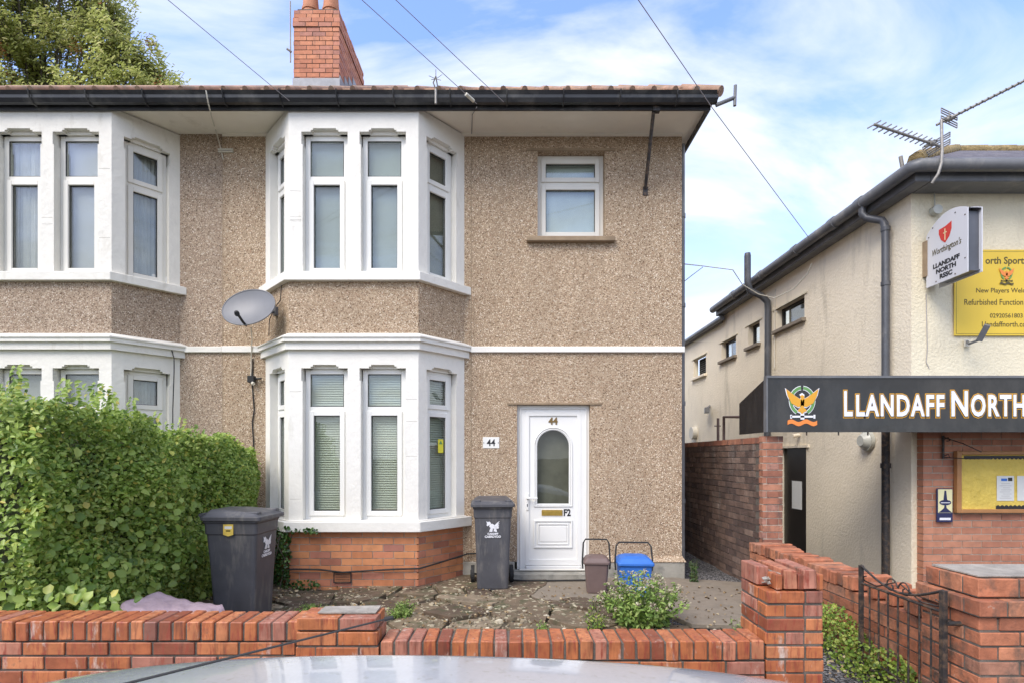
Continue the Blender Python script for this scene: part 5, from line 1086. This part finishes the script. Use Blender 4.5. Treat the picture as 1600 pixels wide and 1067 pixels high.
for (t, x0, x1, yb, capt, cap) in (('L', 1317, 1329, 649, 611, 0), ('LANDAFF', 1336, 1472, 649, 617, 0), ('N', 1484, 1508, 649, 611, 0), ('ORTH', 1516, 1599, 649, 617, 0), ('R', 1625, 1650, 650, 611, 0), ('SSC', 1652, 1715, 650, 617, 0)):
    a0, b0 = sp(x0, yb); a1, b1 = sp(x1, capt); hgt = (b1 - b0) / .70
    cu = bpy.data.curves.new('t', 'FONT'); cu.body = t; cu.size = hgt; cu.space_character = 1.16; o = bpy.data.objects.new('t', cu); COL.objects.link(o); bpy.context.view_layer.update(); wd = o.dimensions.x; bpy.data.objects.remove(o)
    sx_ = (a1 - a0) / wd
    text(t, fsg, a0, b0, hgt, 'gold', .002, sx_, 'lettering_edge', SG, 'LEFT', off=.026, ext=.001, space=1.16); text(t, fsg, a0, b0, hgt, 'letterblack', .005, sx_, 'lettering_shadow', SG, 'LEFT', off=.016, ext=.001, space=1.16)
    text(t, fsg, a0 - .002, b0 + .002, hgt, 'letterwhite', .008, sx_, 'lettering', SG, 'LEFT', off=.009, ext=.001, space=1.16)
def crest(fr, x, y, s, parent, outline=True, ms=('letterwhite', 'gold', 'green_v', 'orange_v')):
    """x,y centre, s = half height"""
    def polys(pls, m, c, name):
        mb = MB()
        for pl in pls: mb.prism(fr, [(x + a * s, y + b * s) for a, b in pl], c - .001, c)
        mb.build(name, m, parent)
    def arcp(a0, a1, r0, r1, n=12): return [(r1 * math.cos(R(a0 + (a1 - a0) * i / n)) * .88 - .03, .18 + r1 * math.sin(R(a0 + (a1 - a0) * i / n))) for i in range(n + 1)] + [(r0 * math.cos(R(a1 - (a1 - a0) * i / n)) * .88 - .03, .18 + r0 * math.sin(R(a1 - (a1 - a0) * i / n))) for i in range(n + 1)]
    wr = lambda g: [arcp(-62, 84, .60 - g, .76 + g), arcp(96, 242, .60 - g, .76 + g)]
    wing = [(-.88, .80), (-.80, .45), (-.60, .05), (-.25, -.15), (.0, -.05), (-.05, .22), (-.35, .40)]
    wing2 = [(-a - .06, b) for a, b in wing][::-1]
    body = [(-.10, .35), (-.16, .42), (-.03, .50), (.07, .42), (.08, .1), (.05, -.15), (.22, -.35), (.05, -.42), (-.03, -.52), (-.12, -.42), (-.28, -.35), (-.12, -.15), (-.12, .1)][::-1]
    if outline:
        sc = lambda pl, k, cx_, cy_: [(cx_ + (a - cx_) * k, cy_ + (b - cy_) * k) for a, b in pl]
        polys(wr(.035) + [sc(wing, 1.12, -.4, .3), sc(wing2, 1.12, .34, .3), sc(body, 1.18, -.03, -.05)], ms[0], .003, 'crest_outline')
    polys(wr(0), ms[2], .005, 'crest_wreath')
    polys([wing, wing2, body], ms[1], .007, 'crest_bird')
    bar = [(-.62, -.60), (.58, -.60), (.58, -.70), (-.62, -.70)][::-1]; knob = [[(-.66 + 1.22 * k, -.55), (-.56 + 1.22 * k, -.55), (-.56 + 1.22 * k, -.75), (-.66 + 1.22 * k, -.75)][::-1] for k in (0, 1)]
    polys([bar, [(-.12, -.5), (.08, -.5), (.08, -.8), (-.12, -.8)][::-1]] + knob, ms[0], .0045, 'crest_bar')
    N_ = 16; up = [(-.80 + 1.55 * i / N_, -.86 + .07 * math.sin(i / N_ * 4 * math.pi)) for i in range(N_ + 1)]; dn = [(a, b - .22) for a, b in up[::-1]]
    polys([(up + dn)[::-1]], ms[3], .006, 'crest_scroll')
a, b = sp(1254, 631); crest(fsg, a, b, .205, SG)
mb = MB(); 
for px_k in (1262, 1312, 1358): 
    q = P(px_k, 0, SY); mb.tube([(q.x, SY + .02, 1.735), (q.x, SY + .02, 1.70)], .008, 5)
mb.build('fixing', 'blackmetal', SG)
# ---- projecting sign
PS = thing('projecting_sign', 'curved-top white projecting lightbox with red shield on the cream wall', 'sign', (5.03, 6.2, 3.5))
fps = F((4.95, 6.45, 0), (0, -1, 0))   # a = distance from the wall towards the camera; normal faces -x
W2 = .58; zb = 3.46
top = [(W2 * i / 12, 4.235 - .16 * ((i / 12 - .58) / .58) ** 2 * (1 if i / 12 < .58 else .9)) for i in range(13)]
mb = MB(); poly = [(0, zb), (W2, zb)] + top[::-1]; mb.prism(fps, poly, -.012, 0); mb.build('face', 'signwhite', PS)
mb = MB(); mb.prism(fps, [(a_ + .0, b_) for a_, b_ in poly], -.165, -.153); mb.build('face', 'signwhite', PS)
mb = MB(); mb.fbox(fps, W2 - .05, W2 - .035, zb + .03, 4.13, -.153, -.012); mb.fbox(fps, 0.12, W2 - .02, zb + .02, zb + .035, -.153, -.012)
for i in range(12): p, q = top[i], top[i + 1]; mb.add([fps.p(p[0], p[1] - .01, -.012), fps.p(q[0], q[1] - .01, -.012), fps.p(q[0], q[1] - .01, -.153), fps.p(p[0], p[1] - .01, -.153), fps.p(p[0], p[1] - .02, -.012), fps.p(q[0], q[1] - .02, -.012), fps.p(q[0], q[1] - .02, -.153), fps.p(p[0], p[1] - .02, -.153)], [(0, 1, 2, 3), (7, 6, 5, 4)])
mb.build('case', 'signgrey', PS)
mb = MB(); mb.fbox(F((5.03, 6.45, 3.6), (1, 0, 0)), -.09, -.065, .0, .42, -.05, .02); mb.fbox(F((5.03, 6.45, 3.7), (1, 0, 0)), -.01, .02, 0, .03, -.05, .2); mb.build('wall_bracket', 'lintel', PS)
mb = MB(); sh = [(.19, 4.07), (.28, 4.075), (.37, 4.10), (.37, 4.02), (.34, 3.945), (.28, 3.89), (.22, 3.945), (.19, 4.02)]; mb.prism(fps, sh[::-1], .001, .003); mb.build('shield', 'red_v', PS)
mb = MB(); mb.fbox(fps, .275, .285, 3.92, 4.05, .0032, .0045); mb.fbox(fps, .255, .305, 4.0, 4.01, .0032, .0045); mb.build('dagger', 'cream_v', PS)
text("Worthington's", fps, .29, 3.80, .10, 'letterbrown', .002, .70, 'lettering', PS, off=.0006, shear=.25)
for i, t_ in enumerate(('LLANDAFF', 'NORTH', 'RSSC')): text(t_, fps, .29, 3.648 - i * .071, .070, 'letterblack', .002, 1.12 if i == 0 else 1.15, 'lettering', PS, off=.003)
for a_, b_ in ((.04, 4.04), (.10, 4.13), (.42, 4.17), (.55, 4.09), (.55, 3.62), (.15, 3.49), (.42, 3.49)): mb = MB(); mb.fbox(fps, a_ - .006, a_ + .006, b_ - .006, b_ + .006, .0005, .005); mb.build('screw', 'blackmetal', PS)
# ---- yellow board
YB = thing('yellow_notice_sign', 'yellow painted sign board high on the cream front wall', 'sign', (5.9, 6.48, 3.4))
yb = F((0, 6.485, 0), (1, 0, 0)); yp = lambda x, y: ((x - VX) * 6.485 / FPX, CZ - (y - VY) * 6.485 / FPX)
a0, b0 = yp(1490, 525); a1, b1 = yp(1690, 391); mb = MB(); mb.fbox(yb, a0, a1, b0, b1, 0, .012); mb.build('panel', 'yellow', YB, bevel=.003)
mb = MB(); e = .02; w_ = .004
mb.fbox(yb, a0 + e, a1 - e, b0 + e, b0 + e + w_, .012, .013); mb.fbox(yb, a0 + e, a1 - e, b1 - e - w_, b1 - e, .012, .013); mb.fbox(yb, a0 + e, a0 + e + w_, b0 + e + w_, b1 - e - w_, .012, .013); mb.build('border_line', 'letterbrown', YB)
for (t_, x, y, s_, sx_, al) in (('Llandaff North Sports And Social', 1495, 413, .115, .93, 'L'), ('New Players Welcome', 1571, 458, .078, 1.0, 'C'), ('Refurbished Function Room', 1566, 477, .098, .84, 'C'), ('02920561803', 1571, 497, .072, 1.0, 'C'), ('Llandaffnorth.com', 1571, 511, .088, .92, 'C')):
    a, b = yp(x, y)
    if al == 'L': a, b = yp(1538, y); text('orth Sports And Social', yb, a, b, s_, 'letterbrown', .013, sx_, 'lettering', YB, 'LEFT', off=.002)
    else: text(t_, yb, a, b, s_, 'letterbrown', .013, sx_, 'lettering', YB, 'CENTER', off=.0005)
a, b = yp(1571, 431); crest(F((0, 6.471, 0), (1, 0, 0)), a, b, .105, YB, False, ('letterbrown', 'orange_v', 'green_v', 'letterbrown'))
# flood lamp
mb = MB(); mb.tube([P(1511, 533, 6.46), P(1514, 537, 6.35), P(1530, 531, 6.25)], .014, 6, 0); q0, q1 = P(1530, 532, 6.25), P(1543, 508, 6.15); mb.tube([q0, q1], .042, 4, 0, smooth=False); mb.fbox(F(P(1510, 536, 6.48), (1, 0, 0)), -.03, .03, -.04, .04, 0, .02, 1); tag(mb.build('sign_lamp', ['greyplast', 'cable_w']), 'slim grey floodlight on a bent arm below the yellow board', 'lamp')
# alarm bell above projecting sign
mb = MB(); q = P(1466, 327, 6.42); mb.tube([q, q + Vector((0, .07, 0))], .055, 14); mb.tube([q + Vector((0, .05, .05)), q + Vector((0, .06, .22))], .008, 6); tag(mb.build('wall_sounder', 'bulk'), 'round cream wall sounder above the projecting sign', 'sounder')
# cable stain fixings on cream wall
cable('cable', [P(1447, 460, 6.49), P(1448, 500, 6.49), P(1449, 545, 6.49), P(1447, 565, 6.49), P(1452, 575, 6.49)], .004, 'cable_g', 'thin loose cable hanging below the projecting sign on the cream wall')
# ---- notice board
NB = thing('notice_board', 'wooden framed notice board with yellow backing on the brick wall', 'notice board', (5.9, 6.35, 1.0))
nbf = F((0, 6.39, 0), (1, 0, 0)); np_ = lambda x, y: ((x - VX) * 6.34 / FPX, CZ - (y - VY) * 6.34 / FPX)
a0, b0 = np_(1495, 801); a1, b1 = np_(1720, 704); w_ = .055; mb = MB()
mb.fbox(nbf, a0, a0 + w_, b0, b1, 0, .06); mb.fbox(nbf, a0 + w_, a1, b0, b0 + w_ * .8, 0, .06); mb.fbox(nbf, a0 + w_, a1, b1 - w_ * .8, b1, 0, .06); mb.build('frame', 'wood', NB, bevel=.006)
mb = MB(); mb.fbox(nbf, a0 + w_, a1, b0 + w_ * .8, b1 - w_ * .8, 0, .015); mb.build('backing', 'yellowpaper', NB)
mb = MB()
def scallop(x0, x1, yt, yb_, up):
    n = int((x1 - x0) / 6.5); A0, B0 = np_(x0, yt); poly = []
    for i in range(n * 6 + 1):
        x = x0 + (x1 - x0) * i / (n * 6); y = yb_ + up * 2.2 * abs(math.sin(i / 6 * math.pi)); poly.append(np_(x, y))
    poly = [np_(x0, yt), np_(x1, yt)] + poly[::-1]
    if up > 0: poly = poly[::-1]
    mb.prism(nbf, poly, .016, .019)
scallop(1510, 1700, 711.5, 715, 1); scallop(1560, 1700, 795, 791, -1); mb.build('scalloped_border', 'letterblack', NB)
mb = MB(); a, b = np_(1561, 782); c_, d_ = np_(1588, 743); mb.fbox(nbf, a, c_, b, d_, .0195, .022); a2, c2 = np_(1593, 782)[0], np_(1620, 743)[0]; mb.fbox(nbf, a2, c2, b, d_, .0195, .022); po = mb.build('posted_sheet', 'paper', NB)
mb = MB(); mb.fbox(nbf, a + .13, a + .18, d_ - .06, d_ - .02, .0222, .023, 0); mb.fbox(nbf, a + .05, a + .12, d_ - .06, d_ - .03, .0222, .023, 1)
for i in range(8): mb.fbox(nbf, a + .03 + .02 * (i % 3), c_ - .03 - .02 * (i % 2), b + .03 + i * .024, b + .034 + i * .024, .0222, .023, 2)
mb.build('print', ['letterblack', 'blueplast', 'cable_g'], NB)
# ---- small tall plaque
PQ = thing('brewery_plaque', 'small upright cream and navy enamel plaque beside the notice board', 'plaque', (5.1, 6.38, .9))
pq = F((0, 6.385, 0), (1, 0, 0)); pp = lambda x, y: ((x - VX) * 6.385 / FPX, CZ - (y - VY) * 6.385 / FPX)
a0, b0 = pp(1463, 814); a1, b1 = pp(1486, 763); ac = (a0 + a1) / 2; hh = b1 - b0
mb = MB(); mb.fbox(pq, a0 - .006, a1 + .006, b0 - .006, b1 + .006, 0, .02); mb.build('panel', 'navy', PQ, bevel=.004)
mb = MB(); mb.fbox(pq, a0 + .004, a1 - .004, b0 + hh * .27, b1 - .004, .02, .023); mb.build('cream_field', 'cream_v', PQ)
mb = MB(); K = lambda pl, c=.025: mb.prism(pq, [(ac + u * .01, b0 + hh * v) for u, v in pl][::-1], c - .001, c)
K([(-1, .95), (1, .95), (2.2, .66), (-2.2, .66)]); K([(7 * math.cos(i / 16 * 2 * math.pi), .585 + .085 * math.sin(i / 16 * 2 * math.pi)) for i in range(16)][::-1]); K([(-1, .5), (1, .5), (1.5, .42), (4, .36), (8, .28), (-8, .28), (-4, .36), (-1.5, .42)]); mb.build('hand_pump_motif', 'navy', PQ)
mb = MB(); mb.fbox(pq, ac - .055, ac + .055, b0 + hh * .57, b0 + hh * .59, .0262, .027); mb.fbox(pq, ac - .065, ac + .065, b0 + hh * .05, b0 + hh * .12, .021, .0225); mb.build('lettering_band', 'letterwhite', PQ)
# hanging-basket bracket
HB = MB(); hbf = F((0, 6.395, 0), (1, 0, 0)); hp = lambda x, y, c=.02: hbf.p((x - VX) * 6.38 / FPX, CZ - (y - VY) * 6.38 / FPX, c)
HB.tube([hp(1473, 680), hp(1473, 716)], .014, 6); HB.tube([hp(1474, 683, .03), hp(1484, 693, .2), hp(1496, 706, .34)], .006, 5); HB.tube([hp(1474, 714, .03), hp(1490, 716, .2), hp(1508, 716, .36)], .006, 5)
for y in (686, 712): HB.tube([hp(1473, y, .03), hp(1478, y - 3, .05), hp(1479, y + 2, .06), hp(1475, y + 3, .05)], .006, 5)
tag(HB.build('basket_bracket', 'blackmetal'), 'black scrolled iron hanging basket bracket on the club brickwork', 'bracket')
# bulkhead light
mb = MB(); q = P(1351, 688, 7.25); mb.tube([(CXW - .01, q.y, q.z), (CXW - .06, q.y, q.z)], .13, 20, 0); mb.tube([(CXW - .06, q.y, q.z), (CXW - .10, q.y, q.z), (CXW - .13, q.y, q.z)], .12, 20, 1, r2=.07); tag(mb.build('bulkhead_light', ['bulk', 'bulk'], bevel=.01), 'round bulkhead light on the cream wall under the fascia sign', 'light')
mb = MB(); mb.tube([(CXW - .02, 8.98, 1.83), (CXW - .14, 8.95, 1.81)], .03, 8); tag(mb.build('door_lamp', 'render'), 'small cream lamp above the dark side door', 'lamp')
# camera + round fitting + rails far down the yard
mb = MB(); q = P(1110, 641, 12.9); mb.tube([(CXW, q.y + .1, q.z + .12), (CXW - .12, q.y, q.z + .05)], .03, 6); mb.fbox(F((CXW - .12, q.y, q.z), (-.3, -1, -.0)), -.1, .22, -.06, .06, -.05, .05); tag(mb.build('security_light', 'greyplast'), 'small grey security light high on the far end of the cream wall', 'light')
mb = MB(); q = P(1081, 676, 14.0); mb.tube([(CXW, q.y, q.z), (CXW - .12, q.y, q.z)], .16, 16); tag(mb.build('bulkhead_light', 'cable_w'), 'far round cream wall light beyond the alley wall', 'light')
mb = MB()
p = [P(1128, 684, 7.6), P(1131, 650, 7.7), P(1160, 651, 7.0)]
mb.tube([P(1131, 690, 7.4), P(1131, 651, 7.4), P(1160, 651, 7.0)], .02, 6); mb.tube([P(1122, 690, 7.8), P(1122, 653, 7.8)], .02, 6); mb.tube([P(1116, 665, 7.8), P(1126, 665, 7.8)], .008, 5); tag(mb.build('metal_rail', 'rail'), 'rusty brown handrail posts standing above the alley wall', 'rail')
mb = MB(); lo = 1.62
mb.add([(3.0, 7.5, 1.58), (4.78, 7.5, 1.9), (4.78, 16, 1.9), (3.0, 16, 1.75), (3.0, 7.5, 1.50), (4.78, 7.5, 1.50), (4.78, 16, 1.5), (3.0, 16, 1.5)], [(0, 1, 2, 3), (4, 5, 1, 0), (4, 0, 3, 7)])
# ---- TV aerials
TA = thing('tv_aerial', 'weathered mast with two long rooftop aerials above the cream building', 'aerial', (4.9, 6.2, 4.7))
AY = 6.25
mb = MB(); mb.tube([P(1456, 287, 6.00), P(1466, 272, 5.96), P(1471, 255, 5.97), P(1472, 235, 6.05), P(1471, 188, 6.15)], .015, 8); mb.build('mast', 'alu', TA)
def yagi(p0, p1, n, sw, el0, el1, elem_dir, half, refl):
    mb = MB(); mb.tube([p0, p1], .015, 6); bo = mb.build('boom', 'alu', TA); mb = MB()
    for i in range(n):
        q = p0.lerp(p1, el0 + (el1 - el0) * i / (n - 1)); mb.tube([q - elem_dir * half, q + elem_dir * half], .0075, 4)
    mb.build('elements', 'alu', bo)
    mb = MB(); c0, du, dv = refl
    for k in (-1, 1):
        for m_ in (0, .5, 1.0): mb.tube([c0 - du + dv * k * (.25 + .75 * m_), c0 + du + dv * k * (.25 + .75 * m_)], .008, 4)
        mb.tube([c0 - du + dv * k * .2, c0 - du + dv * k], .006, 4); mb.tube([c0 + du + dv * k * .2, c0 + du + dv * k], .006, 4)
    mb.tube([c0 - dv, c0 + dv], .007, 4); mb.build('reflector', 'alu', bo)
    mb = MB(); q = p0.lerp(p1, .86 if sw else .14); d = elem_dir * .09; w = (p1 - p0).normalized() * .03; lp = [q - d - w, q + d - w, q + d + w, q - d + w, q - d - w]; mb.tube(lp, .006, 5); mb.tube([q - w, q + w], .028, 8); mb.build('dipole', 'alu', bo)
q0 = P(1366, 195, 5.75); q1 = P(1468, 229, 6.18)
yagi(q0, q1, 12, True, .0, .86, (P(1380, 186, 5.78) - P(1354, 201, 5.72)).normalized() * 1.0, .105, (P(1463, 228, 6.2), (P(1486, 212, 6.2) - P(1443, 236, 6.2)) * .5, Vector((0, 0, .065))))
q0 = P(1463, 196, 6.18); q1 = P(1612, 121, 5.9)
yagi(q0, q1, 13, False, .26, 1.0, (P(1589, 131, 5.95) - P(1580, 126, 5.85)).normalized(), .05, (P(1483, 185, 6.15), (P(1496, 191, 6.15) - P(1471, 179, 6.15)) * .5, Vector((0, 0, .07))))
mb = MB(); mb.tube([P(1410, 262, 6.3), P(1407, 245, 6.3)], .022, 6); tag(mb.build('vent_pipe', 'alu'), 'short stub of grey pipe at the corner of the slate roof', 'pipe')
# ================================================================== CAR
def car():
    T = thing('parked_car', 'silver parked car whose roof edge shows along the bottom of the view', 'car', (-.3, 1.15, ROAD))
    cx_, cy_ = -.30, 1.12; zr = .86   # roof height
    # stations along x: (x, lower z, belt z, top z, belt half width, top half width)
    st = [(-2.15, -.28, .02, .06, .62, .50), (-2.05, -.33, .12, .17, .76, .62), (-1.7, -.33, .22, .27, .82, .66), (-1.30, -.33, .30, .35, .83, .66), (-1.16, -.33, .32, .60, .83, .60), (-.98, -.33, .33, .755, .83, .62), (-.65, -.33, .34, .835, .83, .635), (-.2, -.33, .34, .868, .83, .64), (.35, -.33, .35, .85, .83, .63), (.75, -.33, .36, .80, .82, .61), (1.05, -.33, .37, .70, .80, .57), (1.40, -.32, .36, .42, .76, .60), (1.62, -.30, .30, .34, .68, .52)]
    st = [(a * 1.42 + .08, b, c, d + .007, e, f) for a, b, c, d, e, f in st]
    bm = bmesh.new(); rows = []
    for (x, zl, zbelt, zt, hb, ht) in st:
        pr = [(-hb * .93, zl), (-hb * 1.0, zl + .12), (-hb * 1.03, (zl + zbelt) / 2 + .05), (-hb, zbelt), (-ht * 1.02, zt - .035), (-ht * .90, zt - .006), (-ht * .45, zt + .012), (0, zt + .018)]
        pr = pr + [(-a, b) for a, b in pr[:-1][::-1]]
        rows.append([bm.verts.new((x + cx_ + .0, cy_ + a, b)) for a, b in pr])
    n = len(rows[0]); bm.faces.ensure_lookup_table()
    for i in range(len(rows) - 1):
        for j in range(n - 1):
            f = bm.faces.new((rows[i][j], rows[i + 1][j], rows[i + 1][j + 1], rows[i][j + 1])); f.smooth = True
            if j in (3, n - 5) and 4 <= i <= 9: f.material_index = 1
            if i in (3, 4) and 4 <= j <= n - 6: f.material_index = 1
            if i == 10 and 4 <= j <= n - 6: f.material_index = 1
        f = bm.faces.new((rows[i][0], rows[i][n - 1], rows[i + 1][n - 1], rows[i + 1][0]))
    bm.faces.new(rows[0]); bm.faces.new(rows[-1][::-1]); bmesh.ops.recalc_face_normals(bm, faces=bm.faces)
    me = bpy.data.meshes.new('body'); bm.to_mesh(me); bm.free(); me.materials.append(M['carpaint']); me.materials.append(M['carglass'])
    o = bpy.data.objects.new('tmp', me); COL.objects.link(o); md = o.modifiers.new('s', 'SUBSURF'); md.levels = md.render_levels = 3
    dg = bpy.context.evaluated_depsgraph_get(); me2 = bpy.data.meshes.new_from_object(o.evaluated_get(dg)); bpy.data.objects.remove(o)
    for keep, nm, m_ in ((0, 'body', 'carpaint'), (1, 'window', 'carglass')):
        b2 = bmesh.new(); b2.from_mesh(me2); bmesh.ops.delete(b2, geom=[f for f in b2.faces if f.material_index != keep], context='FACES')
        for f in b2.faces: f.material_index = 0
        m3 = bpy.data.meshes.new(nm); b2.to_mesh(m3); b2.free(); m3.materials.append(M[m_]); m3.polygons.foreach_set('use_smooth', [True] * len(m3.polygons))
        ob = bpy.data.objects.new(nm, m3); COL.objects.link(ob); ob.parent = T; ob.matrix_parent_inverse = Matrix.Translation(-parent_loc(T))
    for wx in (-2.0, 1.5):
        for sx in (-1, 1):
            mb = MB(); y = cy_ + sx * .76; mb.tube([(wx + cx_, y - .09, ROAD + .29), (wx + cx_, y + .09, ROAD + .29)], .29, 28); w_ = mb.build('wheel', 'rubber', T, bevel=.02)
            mb = MB(); mb.tube([(wx + cx_, y + sx * .091, ROAD + .29), (wx + cx_, y + sx * .10, ROAD + .29)], .19, 20); mb.build('rim', 'alu', w_)
    mb = MB(); a = P(154, 1078, 1.42); b = P(601, 967, 1.42); a = Vector((a.x, 1.42, a.z)); mb.tube([a + (a - b) * .05, b], .0042, 6, r2=.0024); mb.tube([b, b + (b - a) * .03], .006, 6, r2=.005); mb.tube([a + (a - b) * .06, a], .010, 8); mb.build('aerial', 'rubber', T)
car()
